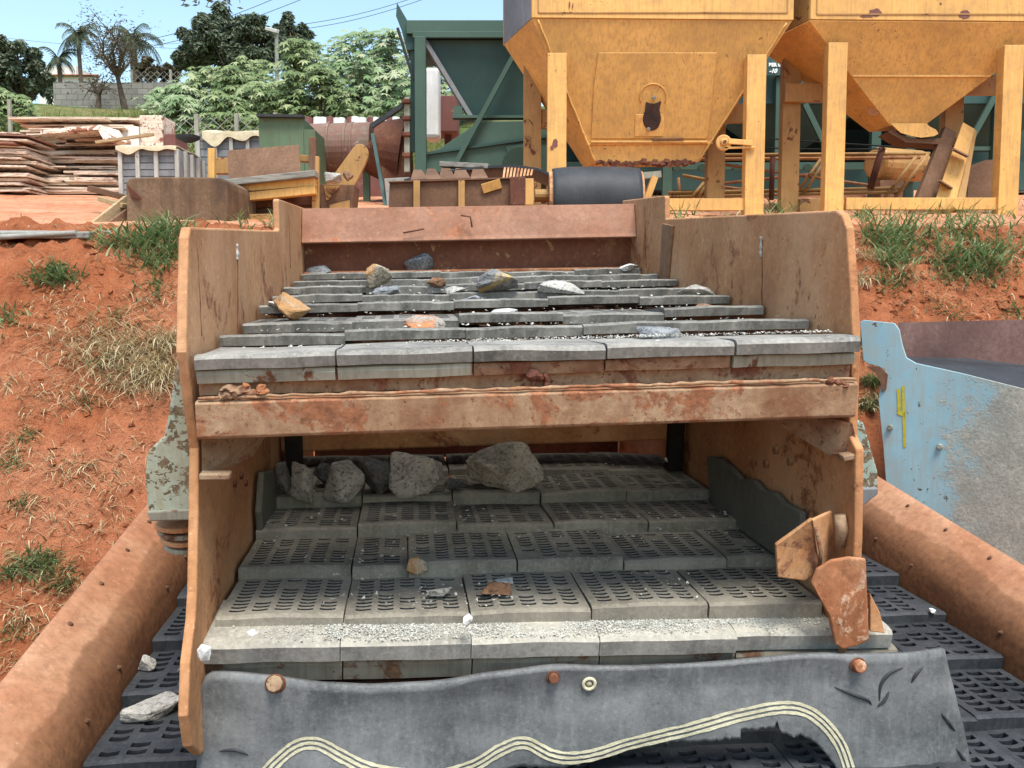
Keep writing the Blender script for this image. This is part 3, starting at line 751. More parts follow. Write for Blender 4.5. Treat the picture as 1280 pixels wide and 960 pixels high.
# little torn scars in the apron
for L in ([(1040, 855), (1060, 862), (1078, 868), (1083, 874)], [(1093, 870), (1096, 850), (1108, 836), (1124, 830)], [(1090, 876), (1100, 868), (1106, 858)], [(1150, 830), (1140, 838), (1134, 848)], [(1170, 885), (1185, 905)], [(1185, 925), (1198, 945)], [(275, 936), (295, 933), (312, 938)]):
    pts = []
    for x, y in bez(L, 4):
        p = FS.px(x, y, 1, VA); p.y += sagw(p.x, p.z) - .001; pts.append(p)
    n_ = len(pts); m = MB(); m.tube(pts, [.0006 + .0042 * sin(pi * i / (n_ - 1)) for i in range(n_)], 5)
    m.build('torn_flap', M['rubber_belt'], apron, smooth=True)

# spring brackets outside the plates
def bracket(pts, u, th, mat, nm='spring_bracket'):
    q = [FS.px(x, y, 1, u) for x, y in pts]
    m = MB(); m.prism(q, (0, th, 0)); return m.build(nm, M[mat], scr, bevel=.006)
bl = bracket([(224, 440), (218, 470), (210, 520), (205, 545), (183, 566), (181, 600), (184, 634), (190, 650), (252, 648), (252, 500), (240, 450)], .3, .03, 'cyan_peel')
tag(bl, 'spring bracket in peeling pale green paint')
q = [FS.px(x, y, 1, .29) for x, y in ((183, 640), (252, 636), (252, 650), (187, 652))]
m = MB(); m.prism(q, (0, .22, -.01)); m.build('bracket_foot', M['lip_paint'], bl, bevel=.004)
r = random.Random(5)
c0 = FS.px(222, 665, 1, .38)
for i in range(4):
    m = MB(); m.tube([c0 + V((r.uniform(-.004, .004), 0, .03 - i * .022)), c0 + V((0, 0, .016 - i * .022))], .058 - .006 * i, 20)
    m.build('spring_pad', M['rust_tan'] if i % 2 == 0 else M['lip_paint'], bl, bevel=.004)
br = bracket([(1060, 520), (1080, 528), (1098, 590), (1098, 615), (1060, 618)], .3, .03, 'cyan_peel')
q = [FS.px(x, y, 1, .29) for x, y in ((1062, 612), (1098, 610), (1098, 618), (1075, 636), (1062, 636))]
m = MB(); m.prism(q, (0, .2, 0)); m.build('bracket_foot', M['grey_box'], br, bevel=.004)

# ------------------------------------------------------------------ the wide screen below
wide = empty('wide_screen', label='wide rusty trough screen with black perforated panels under the stepped screen box', cat='screening machine')
wide.matrix_world = FT.m
pm_bl = [panel_mesh('black_panel', .2863, .325, .05, 4, 7, M['rubber_black'], mx=.024, mf=.034, rib=.017, fill=.56, sag=.007, seed=40 + i) for i in range(3)]
r = random.Random(12)
for k in range(-5, 6):
    for c in range(9):
        if -1 < k and 2 <= c <= 6: continue          # behind the solid box above
        u = -1.29 + c * .2867
        inst('deck_panel', pm_bl[(c + k) % 3], wide, (u, k * .295 + r.uniform(-.004, .004), r.uniform(-.003, .003)), (-.13, r.uniform(-.008, .008), 0))
for k in range(-5, 6):
    m = MB(); m.box((0, k * .295 + .12, -.115), (2.58, .05, .05)); m.build('deck_support', M['rust_dark'], wide, bevel=.004)
# curved side walls: lean outwards and roll over at the top
def wallprof(s_):
    pts = [(-.012, -.25), (0, -.05), (.004, .0), (.012, .045), (.026, .083), (.048, .116), (.076, .144), (.106, .168), (.137, .19), (.166, .209)]
    return [(s_ * (1.295 + a), b) for a, b in pts]
for s_ in (-1, 1):
    pf = [V((a, -1.9, b)) for a, b in wallprof(s_)]
    m = MB(); n = len(pf); nv = 60; L = 4.7
    inner = []
    for j in range(nv + 1):
        for i, p in enumerate(pf):
            vv = -1.9 + L * j / nv
            wv = .003 * noise.noise(V((vv * 1.1, p.z * 2, s_)))
            m.v.append((p.x + s_ * wv, vv, p.z + wv))
    o2 = len(m.v)
    for k in range(o2):
        x, y, z = m.v[k]; m.v.append((x + s_ * .007, y, z - .006))
    for j in range(nv):
        for i in range(n - 1):
            a = j * n + i
            m.f.append([a, a + 1, a + n + 1, a + n]); m.f.append([o2 + a, o2 + a + n, o2 + a + n + 1, o2 + a + 1])
        for i in (0, n - 1):
            a = j * n + i; m.f.append([a, a + n, o2 + a + n, o2 + a])
    for j in (0, nv):
        for i in range(n - 1):
            a = j * n + i; m.f.append([a, a + 1, o2 + a + 1, o2 + a])
    m.mi = [0] * len(m.f)
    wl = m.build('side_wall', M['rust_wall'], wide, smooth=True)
    r = random.Random(20 + s_)
    for j in range(16):
        vv = -1.7 + j * .25
        for a, b in ((.13, .185), (.014, .05)):
            if r.random() < .2: continue
            m = MB(); m.tube([(s_ * (1.295 + a), vv, b), (s_ * (1.295 + a) - s_ * .003, vv + .002, b + .005)], .007, 8); m.build('rivet', M['rust_brown'], wl)
for sx in (-1, 1):
    for v in (-1.3, 1.9):
        top_ = FT.m @ V((sx * 1.2, v, -.15)); m = MB(); m.beam((sx * 1.2, v, -.12), tuple(FT.m.inverted() @ V((top_.x, top_.y, min(gz(top_.x, top_.y), .4) - .1))), .1, .1, (0, 1, 0)); m.build('leg', M['rust_dark'], wide, bevel=.005)

# ------------------------------------------------------------------ stones
def rock(name, size, seed, mat, label, cat='stone', group=None, rough=.06, sub=3):
    r = random.Random(seed); bm = bmesh.new()
    for i in range(12):
        v = V((r.gauss(0, 1), r.gauss(0, 1), r.gauss(0, 1))).normalized()
        k = r.uniform(.86, 1.06)
        bm.verts.new(v * k)
    h = bmesh.ops.convex_hull(bm, input=bm.verts)
    bmesh.ops.delete(bm, geom=[g for g in h['geom_interior'] if isinstance(g, bmesh.types.BMVert)], context='VERTS')
    bmesh.ops.triangulate(bm, faces=bm.faces)
    bmesh.ops.bevel(bm, geom=list(bm.edges), offset=.05, segments=1, affect='EDGES')
    bmesh.ops.triangulate(bm, faces=bm.faces)
    for _ in range(sub): bmesh.ops.subdivide_edges(bm, edges=[e for e in bm.edges if e.calc_length() > .2], cuts=1); bmesh.ops.triangulate(bm, faces=bm.faces)
    xs_ = [v.co.x for v in bm.verts]; ys_ = [v.co.y for v in bm.verts]; zs_ = [v.co.z for v in bm.verts]
    for v in bm.verts:
        n_ = v.co.normalized()
        v.co += n_ * (rough * fbm(v.co + V((seed, 0, 0)), 2.2, 5) + rough * .4 * noise.noise(v.co * 7 + V((seed, 1, 0))))
        v.co = V(((v.co.x - (min(xs_) + max(xs_)) / 2) / (max(xs_) - min(xs_)) * size[0], (v.co.y - (min(ys_) + max(ys_)) / 2) / (max(ys_) - min(ys_)) * size[1], (v.co.z - min(zs_)) / (max(zs_) - min(zs_)) * size[2]))
    me = bpy.data.meshes.new(name); bm.to_mesh(me); bm.free(); me.materials.append(M[mat])
    o = bpy.data.objects.new(name, me); C.objects.link(o); return tag(o, label, cat, group)
def deck_rock(fr, wf, cx, by, wpx, hpx, mat, label, seed, deep=.8, group=None, lift=-.012, tilt=0, name='stone', cat='stone'):
    """put a stone whose foot is seen at cx,by on a deck whose height is wf(u,v)"""
    w = 0
    for _ in range(6):
        q = fr.px(cx, by, 2, w); w = wf(q.x, q.y)
    q = fr.px(cx, by, 2, w)
    p = fr.m @ q; k = (p - EYE).dot(V((0, cos(PITCH), -sin(PITCH)))) / F
    sx, sz = wpx * k, hpx * k * 1.12
    o = rock(name, (sx, sx * deep, sz), seed, mat, label, cat, group)
    pl = q + V((0, sx * deep * .35, lift)); pl.z = max(wf(pl.x, pl.y), wf(q.x, q.y) - .004) + lift
    o.matrix_world = Matrix.Translation(fr.m @ pl) @ fr.m.to_3x3().normalized().to_4x4() @ Euler((0, tilt, seed * 1.3 % .5 - .25)).to_matrix().to_4x4()
    return o
def upf(u, v):
    k = max(0, math.floor(v / P)); return upw(u) - .16 * (v - k * P)
def lof(u, v):
    k = max(0, math.floor((v - .05) / P)); return lw(u) - .1 * (v - .05 - k * P)
UG = 'stones left on the upper deck'
for i, a in enumerate([
    (523, 345, 36, 27, 'st_grey', 'blue grey angular stone standing farthest back on the upper deck'),
    (474, 371, 34, 27, 'st_tan', 'round brown and white stone left of centre on the upper deck'),
    (484, 378, 36, 12, 'st_grey', 'flat grey stone just below the round brown and white one'),
    (622, 366, 56, 28, 'st_yellow', 'grey stone with a yellow rust face, largest on the upper deck'),
    (546, 368, 24, 11, 'st_brown', 'small reddish stone left of the yellow faced stone'),
    (572, 370, 34, 11, 'st_pale', 'pale flat stone between the reddish stone and the yellow faced one'),
    (592, 377, 34, 11, 'st_grey', 'low dark grey stone below the yellow faced one'),
    (632, 379, 34, 10, 'st_white', 'flat white stone chip under the yellow faced stone'),
    (700, 378, 58, 14, 'st_pale', 'long flat pale stone in the middle of the upper deck'),
    (369, 410, 56, 32, 'st_tan', 'big tan and grey angular stone at the left of the upper deck'),
    (531, 414, 60, 18, 'st_orange', 'flat orange stained stone on the second row from the front'),
    (398, 350, 32, 15, 'st_grey', 'grey stone by the left plate in the last rows'),
    (380, 348, 18, 8, 'st_pale', 'little pale stone left of the grey one by the left plate'),
    (875, 368, 50, 18, 'st_pale', 'light grey flat stone by the right side plate'),
    (886, 382, 30, 10, 'st_brown', 'brown grey stone just below the light grey one at right'),
    (829, 410, 60, 20, 'st_grey', 'speckled grey stone with a rounded back at right front'),
    (664, 413, 52, 8, 'st_white', 'thin white slab of stone on the front rows, middle'),
    (346, 382, 30, 8, 'st_white', 'white flat stone at the left end of a deck row'),
    (786, 338, 24, 8, 'st_white', 'white stone lying in the far right corner of the upper deck'),
    (416, 376, 18, 7, 'st_grey', 'tiny grey chip right of the white flat stone at left'),
    (824, 425, 12, 6, 'st_white', 'tiny white pebble on the front row of the upper deck'),
    (450, 347, 34, 7, 'st_dark', 'dark low stone against the back row of the upper deck')]):
    deck_rock(FS, upf, *a, seed=100 + i, group=UG)
LG = 'stones lying on the lower deck'
for i, a in enumerate([
    (378, 634, 27, 50, 'st_pale', 'narrow upright grey stone at left on the lower deck', .9),
    (428, 633, 53, 48, 'st_pale', 'pale speckled stone with a pointed top on the lower deck', .8),
    (352, 632, 26, 40, 'st_dark', 'dark stone in the left corner of the lower deck', 1),
    (520, 632, 70, 48, 'st_pale', 'broad speckled grey block in the row of lower deck stones', .7),
    (471, 631, 54, 40, 'st_dark', 'dark brown stone between the pointed and the broad one', .9),
    (568, 628, 24, 18, 'st_dark', 'small dark stone right of the broad grey block', 1),
    (632, 628, 96, 50, 'st_tan2', 'largest tan boulder, flat topped, on the lower deck', .6),
    (403, 612, 24, 26, 'st_dark', 'dark stone tucked behind the narrow upright one', 1)]):
    deck_rock(FS, lof, *a[:6], seed=150 + i, deep=a[6], group=LG, lift=.004)
for i, a in enumerate([
    (522, 710, 26, 22, 'st_tan', 'broken cream and brown stone piece set into a lower deck panel'),
    (551, 746, 30, 11, 'st_pale', 'thin pale stone shard beside the gap between panels'),
    (621, 746, 38, 13, 'st_brown', 'brown rusty stone block on the second lower row'),
    (632, 729, 26, 5, 'st_white', 'small white flat chip behind the brown block'),
    (585, 782, 12, 14, 'foil', 'crumpled white scrap between two lower panels'),
    (314, 795, 17, 7, 'st_white', 'small white chip at the left of the dusty lip'),
    (838, 584, 14, 10, 'st_white', 'white chip far back at the right of the lower deck'),
    (254, 826, 18, 20, 'foil', 'crumpled pale scrap wedged at the left end of the lip')]):
    deck_rock(FS, lof, *a, seed=170 + i, group='small scraps on the lower deck', lift=-.004)
for i, a in enumerate([
    (183, 840, 22, 20, 'st_pale', 'grey stone on a black panel in the left trough', .8),
    (186, 902, 70, 19, 'st_pale', 'flat jagged grey stone, largest in the left trough', .75),
    (231, 846, 18, 14, 'st_tan', 'small tan stone beside the plate in the left trough', 1),
    (1166, 768, 8, 5, 'st_white', 'small white stone by the wall in the right trough', 1)]):
    deck_rock(FT, lambda u, v: -.13 * (v / .295 - math.floor(v / .295)) * .295, *a[:6], seed=190 + i, deep=a[6], group='stones in the trough', lift=-.004)
# grit on the worn lip and on the front row of the upper deck
def chips(m, p, s, r):
    vs = [V(p) + V((r.uniform(-1, 1), r.uniform(-1, 1), r.uniform(0, 1))) * s for _ in range(5)]
    m.add(vs, [(0, 1, 2), (0, 2, 3), (0, 3, 4), (0, 4, 1), (1, 2, 3), (1, 3, 4)])
m = MB(); r = random.Random(31)
for _ in range(11000):
    u = r.uniform(-.5, .6) if r.random() < .75 else r.uniform(-.72, .75); v = .05 - abs(r.gauss(0, .045))
    if v < -.03: continue
    if noise.noise(V((u * 5, v * 9, 2))) < -.2 + r.uniform(-.2, .2): continue
    chips(m, (u, v, -.7055 - .03 * u - .02 * (v + .035)), r.choice((.0018, .0025, .003, .0042)), r)
for _ in range(900):
    u = r.uniform(-.3, .7); v = .285 * r.random() ** .5
    chips(m, (u, -.0 + .03 * r.random() ** 2 + .02, upw(u) + .004), r.choice((.002, .003, .004)), r)
for _ in range(380):
    u = r.uniform(-.7, .7); v = r.uniform(.1, 1.8)
    chips(m, (u, v, upf(u, v) + .004), r.choice((.003, .004, .007)), r)
for _ in range(2200):
    u = r.uniform(-.74, .74); v = r.uniform(.05, 1.3)
    if noise.noise(V((u * 4, v * 4, 7))) < r.uniform(-.1, .5): continue
    chips(m, (u, v, lof(u, v) + .003), r.choice((.002, .003, .004, .007)), r)
g = m.build('gravel', M['grit']); g.matrix_world = FS.m
tag(g, 'pale stone grit scattered over the worn lip and the decks', 'gravel', kind='stuff')

# ------------------------------------------------------------------ pale blue feed box on the right
def Z_(p, z): return V((p.x, p.y, z))
hb = empty('feed_box', at(1200, 600, 4.2).to_tuple(), 0, 'pale blue steel feed box splashed with cement, marked with a yellow 4', 'feed box')
def bp(x, y):
    """point on the box's face seen at x,y; the face runs from far left to near right"""
    a, b = at(1075, 480, 5.0), at(1290, 480, 4.5); n = V((b.y - a.y, -(b.x - a.x), 0)).normalized()
    d = ray(x, y); t = (a - EYE).dot(n) / d.dot(n); return EYE + d * t
hn = V((at(1290, 480, 4.5).y - at(1075, 480, 5.0).y, -(at(1290, 480, 4.5).x - at(1075, 480, 5.0).x), 0)).normalized()
if hn.y < 0: hn = -hn
L0 = V(hb.location)
def blue_plate():
    m_ = M['blue']; tr = m_.node_tree; b = tr.nodes['Principled BSDF']; s = NT.__new__(NT); s.m = m_; s.t = tr; s.b = b
    s.co = s.raw = tr.nodes['Texture Coordinate'].outputs['Object']
    fd = (bp(1260, 560) - bp(1180, 560)).normalized(); p0 = bp(1188, 560) - L0
    dt = s.n('ShaderNodeVectorMath'); dt.operation = 'DOT_PRODUCT'; s.l(s.raw, dt.inputs[0]); dt.inputs[1].default_value = (fd.x, fd.y, -.12)
    d = s.math('SUBTRACT', dt.outputs['Value'], p0.x * fd.x + p0.y * fd.y - .12 * p0.z)
    g = s.noise(7, 8, .75); g2 = s.noise(60, 4, .8)
    d = s.math('ADD', d, s.math('MULTIPLY', s.math('SUBTRACT', s.noise(4, 7, .75), .5), 1.0))
    d = s.math('ADD', d, s.math('MULTIPLY', s.math('SUBTRACT', g2, .5), .35))
    k = s.ramp(d, [(.0, 0.), (.06, .8), (.2, 1.)])
    cem = s.mix(s.ramp(g2, [(.35, .6), (.6, 0.)]), s.ramp(g, [(.3, (.25, .26, .225)), (.5, (.36, .36, .31)), (.7, (.48, .47, .4))]), (.15, .15, .13))
    old = b.inputs['Base Color'].links[0].from_socket
    s.l(s.mix(k, old, cem), b.inputs['Base Color'])
    hh_ = s.math('MULTIPLY', k, s.math('ADD', s.math('ADD', g, g2), .6))
    s.l(s.bump(hh_, .35, .008, b.inputs['Normal'].links[0].from_socket), b.inputs['Normal'])
blue_plate()
out = [(1075, 402), (1080, 400), (1118, 404), (1124, 412), (1128, 432), (1133, 447), (1145, 454), (1200, 466), (1300, 491), (1300, 740), (1200, 690), (1108, 612), (1104, 560), (1098, 500), (1102, 475), (1106, 462), (1098, 458), (1085, 455), (1079, 450)]
m = MB(); m.prism([bp(*p) - L0 for p in out], hn * .015); m.build('front_plate', M['blue'], hb, bevel=.003)
# inner far wall and the rubber-lined chute inside
inn = lambda x, y, k: bp(x, y) + hn * k - L0
wq = [at(1122, 403, 5.3) - L0, at(1300, 399, 5.3) - L0, at(1300, 470, 5.3) - L0, at(1132, 452, 5.3) - L0]
m = MB(); m.prism(wq, V((.02, .03, 0))); m.build('back_plate', M['maroon_rust'], hb)
wq = [bp(1135, 456) + hn * .03 - L0, at(1132, 446, 5.28) - L0, at(1210, 448, 5.28) - L0, at(1310, 460, 5.2) - L0, bp(1310, 500) + hn * .03 - L0]
m = MB(); m.prism(wq, V((0, 0, -.03))); m.build('chute_lining', M['rubber_belt'], hb)
m = MB(); m.prism([bp(1200, 690) + hn * .016 - L0, bp(1300, 740) + hn * .016 - L0, bp(1300, 740) + hn * 1.0 - L0, bp(1200, 690) + hn * 1. - L0], V((0, 0, .01))); m.build('bottom_plate', M['rust_dark'], hb)
for x in (1112, 1296):
    p = bp(x, 620); g_ = gz(p.x, p.y + .1)
    m = MB(); m.beam(p + hn * .08 - L0, Z_(p + hn * .08, g_ - .2) - L0, .1, .1, (0, 1, 0)); m.build('leg', M['blue'], hb)
# the painted 4
m = MB()
def stroke(pts, hw):
    for (x1, y1), (x2, y2) in zip(pts, pts[1:]):
        l = sqrt((x2 - x1) ** 2 + (y2 - y1) ** 2); a, b = -(y2 - y1) / l * hw, (x2 - x1) / l * hw
        m.add([bp(x1 + a, y1 + b) - hn * .003 - L0, bp(x1 - a, y1 - b) - hn * .003 - L0, bp(x2 - a, y2 - b) - hn * .003 - L0, bp(x2 + a, y2 + b) - hn * .003 - L0], [(0, 1, 2, 3)])
stroke([(1123, 486), (1124, 500), (1124, 513)], 2.2); stroke([(1122, 515), (1132, 519)], 2.6); stroke([(1129, 482), (1130, 520), (1131, 559)], 1.8)
m.build('painted_number', M['mark_yellow'], hb, fixn=False)
m = MB(); rc = bp(1096, 480)
tp_ = [bp(1083, 458), bp(1100, 458), bp(1110, 468), bp(1108, 486), bp(1103, 490), bp(1101, 478), bp(1095, 466)]
m.prism([p - hn * .01 - L0 for p in tp_], hn * .012); m.build('torn_edge', M['rust_brown'], hb)
for x, y in ((1113, 534), (1175, 558)):
    m = MB(); m.tube([bp(x, y) - L0, bp(x, y) - hn * .02 - L0], .016, 6); m.build('bolt', M['lip_paint'], hb, bevel=.003)

# ------------------------------------------------------------------ yellow hoppers
SK = V((-.33, 1, 0))
YF = 8.5
def hopper(name, label, rim, rimtop, bot, legs, bars, fold, group):
    o0 = at((rim[0] + rim[2]) / 2, 265, YF); o0.z = gz(o0.x, o0.y)
    h = empty(name, o0, 0, label, 'hopper', group)
    q = lambda x, y, d=0.0: at(x, y, YF) + SK * d - o0
    ft = [q(rim[0], rim[1]), q(rim[2], rim[3])]; 
    up_ = V((0, 0, (rim[1] - rimtop) / F * YF))
    # rim: four side boards
    D = .82
    a, b = ft; c, d = b + SK * D, a + SK * D; th = .03
    tx = V((th, 0, 0)); ty = SK * th
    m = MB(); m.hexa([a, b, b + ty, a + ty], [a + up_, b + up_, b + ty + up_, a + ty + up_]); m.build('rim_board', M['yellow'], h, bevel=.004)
    m = MB(); m.hexa([a + ty, a + ty + tx, d + tx, d], [a + ty + up_, a + ty + tx + up_, d + tx + up_, d + up_]); m.build('rim_board', M['grey_box'] if rim[0] < 800 else M['yellow_old_shaded'], h, bevel=.004)  # shade of the left side put into this board's greyer, darker colour
    m = MB(); m.hexa([b + ty - tx, b + ty, c, c - tx], [b + ty - tx + up_, b + ty + up_, c + up_, c - tx + up_]); m.build('rim_board', M['yellow_old_shaded'], h)
    m = MB(); m.hexa([d, c, c + ty, d + ty], [d + up_, c + up_, c + ty + up_, d + ty + up_]); m.build('rim_board', M['yellow_old_shaded'], h)
    # raised border on the front board
    e = V((0, -.008, 0)); w2 = .05
    z0, z1 = .045, up_.z - .05
    xa, xb = a.x + .06, b.x - .06
    m = MB()
    for s_, t_ in (((xa, z0), (xb, z0)), ((xa, z0), (xa, z1)), ((xb, z0), (xb, z1)), ((xa, z1), (xb, z1))):
        m.beam((s_[0], a.y - .003, a.z + s_[1]), (t_[0], a.y - .003, a.z + t_[1]), .012, .008, (0, 1, 0))
    m.build('rim_border', M['rust_brown'] if rim[0] > 1e9 else M['yellow_old_shaded'], h)
    # sloping body, folded once
    bt = [at(bot[0], bot[1], YF + .42) - o0, at(bot[2], bot[3], YF + .42) - o0]
    bk = [p + SK * .28 for p in bt]
    t1 = [a + V((0, .012, -.004)), b + V((-.01, .012, -.004)), c + V((-.01, -.01, -.004)), d + V((0, -.01, -.004))]
    mid = [t1[i].lerp((bt[0], bt[1], bk[1], bk[0])[i], fold) + V((0, .015 if i < 2 else -.015, 0)) for i in range(4)]
    low = [bt[0], bt[1], bk[1], bk[0]]
    m = MB()
    m.add(t1 + mid + low, [(0, 1, 5, 4), (1, 2, 6, 5), (2, 3, 7, 6), (3, 0, 4, 7), (4, 5, 9, 8), (5, 6, 10, 9), (6, 7, 11, 10), (7, 4, 8, 11), (8, 9, 10, 11)])
    body = m.build('hopper_body', M['yellow'], h)
    sm = body.modifiers.new('thickness', 'SOLIDIFY'); sm.thickness = .012
    m = MB(); m.beam(mid[0] + V((-.01, -.012, 0)), mid[1] + V((.01, -.012, 0)), .02, .02); m.build('seam_rib', M['yellow'], h, bevel=.003)
    # legs
    for x0, x1, yt in legs:
        p0, p1 = q(x0, yt), q(x1, yt)
        for dd, mt in ((0, 'yellow'), (.66, 'yellow_old_shaded')):  # rear legs get a darker yellow that paints in their shade
            gzv = gz(p0.x + o0.x, YF) - o0.z - .1
            s_ = SK * dd; top_ = p0.z if dd == 0 else a.z - .15
            # channel section: web to the front, two flanges behind
            m = MB(); dp = V((0, .13, 0)); t_ = V((.012, 0, 0))
            A, B = V((p0.x, p0.y, gzv)) + s_, V((p1.x, p0.y, gzv)) + s_
            H = V((0, 0, top_ - gzv))
            m.hexa([A, B, B + V((0, .012, 0)), A + V((0, .012, 0))], [x + H for x in (A, B, B + V((0, .012, 0)), A + V((0, .012, 0)))])
            for X in (A, B - t_):
                f = [X + V((0, .0125, 0)), X + t_ + V((0, .0125, 0)), X + t_ + dp, X + dp]; m.hexa(f, [x + H for x in f])
            m.build('leg', M[mt], h, bevel=.004)
    # cross bars
    for x0, y0, x1, y1, dd in bars:
        p0, p1 = at(x0, y0, YF + dd) - o0, at(x1, y1, YF + dd) - o0
        m = MB(); m.hexa([V((p0.x, p0.y, p1.z)), V((p1.x, p0.y, p1.z)), V((p1.x, p0.y + .06, p1.z)), V((p0.x, p0.y + .06, p1.z))], [V((p0.x, p0.y, p0.z)), V((p1.x, p0.y, p0.z)), V((p1.x, p0.y + .06, p0.z)), V((p0.x, p0.y + .06, p0.z))])
        m.build('cross_bar', M['yellow'] if dd < .3 else M['yellow_old_shaded'], h, bevel=.004)  # bars set deeper take the shaded yellow as well
    return h, o0, t1, mid, low
HG = 'yellow hoppers on legs'
h1, o1, t1, mid1, low1 = hopper('yellow_hopper', 'yellow steel hopper with a welded patch, a padlock stain and a pulley on its leg', (665, 22, 992, 25), -60, (744, 204, 874, 202),
    [(684.5, 708.5, 66), (934.5, 958.5, 68)], [(708, 127, 748, 152, .45), (880, 129, 936, 153, .45), (700, 248, 936, 263, .03), (673, 136, 700, 160, .7), (700, 160, 880, 175, .75)], .86, HG)
# on the sloping face: patch plate, bolt stain, ring, flange
def onface(quad, s_, t_, off=.0):
    a, b, c, d = quad; p = a * (1 - s_) * (1 - t_) + b * s_ * (1 - t_) + c * s_ * t_ + d * (1 - s_) * t_
    n = (b - a).cross(d - a).normalized()
    if n.y > 0: n = -n
    return p + n * off
fq = (t1[0], t1[1], mid1[1], mid1[0])
def face_px(quad, x, y, o0, off):
    a, b, c, d = quad; n = (b - a).cross(d - a).normalized(); n = -n if n.y > 0 else n
    r_ = ray(x, y); t = (a + o0 - EYE).dot(n) / r_.dot(n); return EYE + r_ * t - o0 + n * off
fp = lambda x, y, off=.013: face_px(fq, x, y, o1, off)
m = MB(); m.prism([fp(748, 66), fp(896, 66), fp(892, 100), fp(884, 173), fp(739, 173), fp(742, 110)], V((0, .008, .006))); m.build('patch_plate', M['yellow'], h1, bevel=.003)
m = MB(); m.prism([fp(794, 143, .02), fp(830, 143, .02), fp(829, 170, .02), fp(793, 170, .02)], V((0, .008, .004))); m.build('patch_plate', M['yellow'], h1, bevel=.002)
m = MB(); m.tube([fp(816 + 16.5 * cos(a), 121 - 16.5 * sin(a), .018) for a in [i * pi / 14 for i in range(-2, 17)]], .006, 6); m.build('ring', M['yellow'], h1, smooth=True)
m = MB(); m.prism([fp(*p, .026) for p in bez([(807, 127), (817, 129), (826, 126), (824, 136), (826, 148), (822, 159), (814, 163), (806, 158), (803, 148), (806, 137)], 3)], V((0, .02, .0))); m.build('hasp', M['rust_black'], h1, bevel=.006)
m = MB(); m.tube([fp(817, 122, .02), fp(817, 122, .05)], .02, 10); m.tube([fp(810, 161, .02), fp(810, 161, .045)], .018, 10); m.build('pin', M['lip_paint'], h1, bevel=.004)
m = MB(); m.beam(fp(738, 177, .02), fp(884, 177, .02), .03, .02); m.build('seam_rib', M['yellow'], h1, bevel=.004)
m = MB(); m.beam(fp(815, 174, .03), fp(854, 173, .03), .02, .016); m.build('rust_bar', M['rust_dark'], h1)
r = random.Random(4)
m = MB()
for i in range(26):
    x = 748 + i * 4.7; m.box(at(x, 204 + r.uniform(-2, 2), YF + .43) - o1, (.05, .06, r.uniform(.02, .06)), (r.uniform(-.5, .5), r.uniform(-.5, .5), 0))
m.build('corroded_lip', M['rust_dark'], h1)
pu = at(905, 178, YF - .03) - o1
m = MB(); m.tube([pu + V((0, .03, 0)), pu + V((0, 0, 0))], .075, 20); m.tube([pu + V((0, .001, 0)), pu + V((0, -.03, 0))], [.04, .03], 12)
pl = m.build('pulley', M['yellow'], h1, bevel=.01)
m = MB(); m.tube([pu + V((0, -.03, 0)), pu + V((0, -.045, 0))], .016, 8); m.build('pin', M['rust_dark'], pl)
m = MB(); m.beam(pu + V((.04, .0, .01)), at(940, 179, YF - .03) - o1, .03, .05); m.beam(at(905, 185, YF - .02) - o1, at(944, 184, YF - .02) - o1, .02, .02); m.build('pulley_arm', M['yellow'], h1, bevel=.004)
h2, o2, t2, mid2, low2 = hopper('yellow_hopper', 'yellow steel hopper at far right whose outlet lip is torn and rusty', (1013, 24, 1330, 27), -60, (1113, 156, 1157, 154),
    [(1036, 1060, 53), (1256, 1281, 56)], [(1058, 92, 1110, 117, .42), (1170, 94, 1258, 118, .42), (1058, 247, 1258, 262, .03), (982, 104, 1040, 127, .6), (1000, 248, 1036, 266, .6)], .52, HG)
fq2 = (mid2[0], mid2[1], low2[1], low2[0])
fp2 = lambda x, y, off=.013: at(x, y, YF + .38) - o2
m = MB(); m.prism([fp2(*p) for p in ((1113, 154), (1158, 154), (1162, 158), (1170, 162), (1173, 167), (1168, 170), (1152, 172), (1140, 170), (1126, 166))], V((0, .012, 0))); m.build('outlet_lip', M['yellow'], h2)
m = MB(); m.prism([fp2(*p) + V((0, .03, 0)) for p in ((1118, 160), (1128, 168), (1150, 173), (1200, 171), (1198, 181), (1134, 177), (1112, 164))], V((0, .25, 0))); m.build('outlet_chute', M['rust_brown'], h2)
m = MB(); m.tube([at(1092, 138, YF + .45) - o2, at(1092, 138, YF + .38) - o2], .055, 14); m.build('flange', M['rust_tan'], h2)

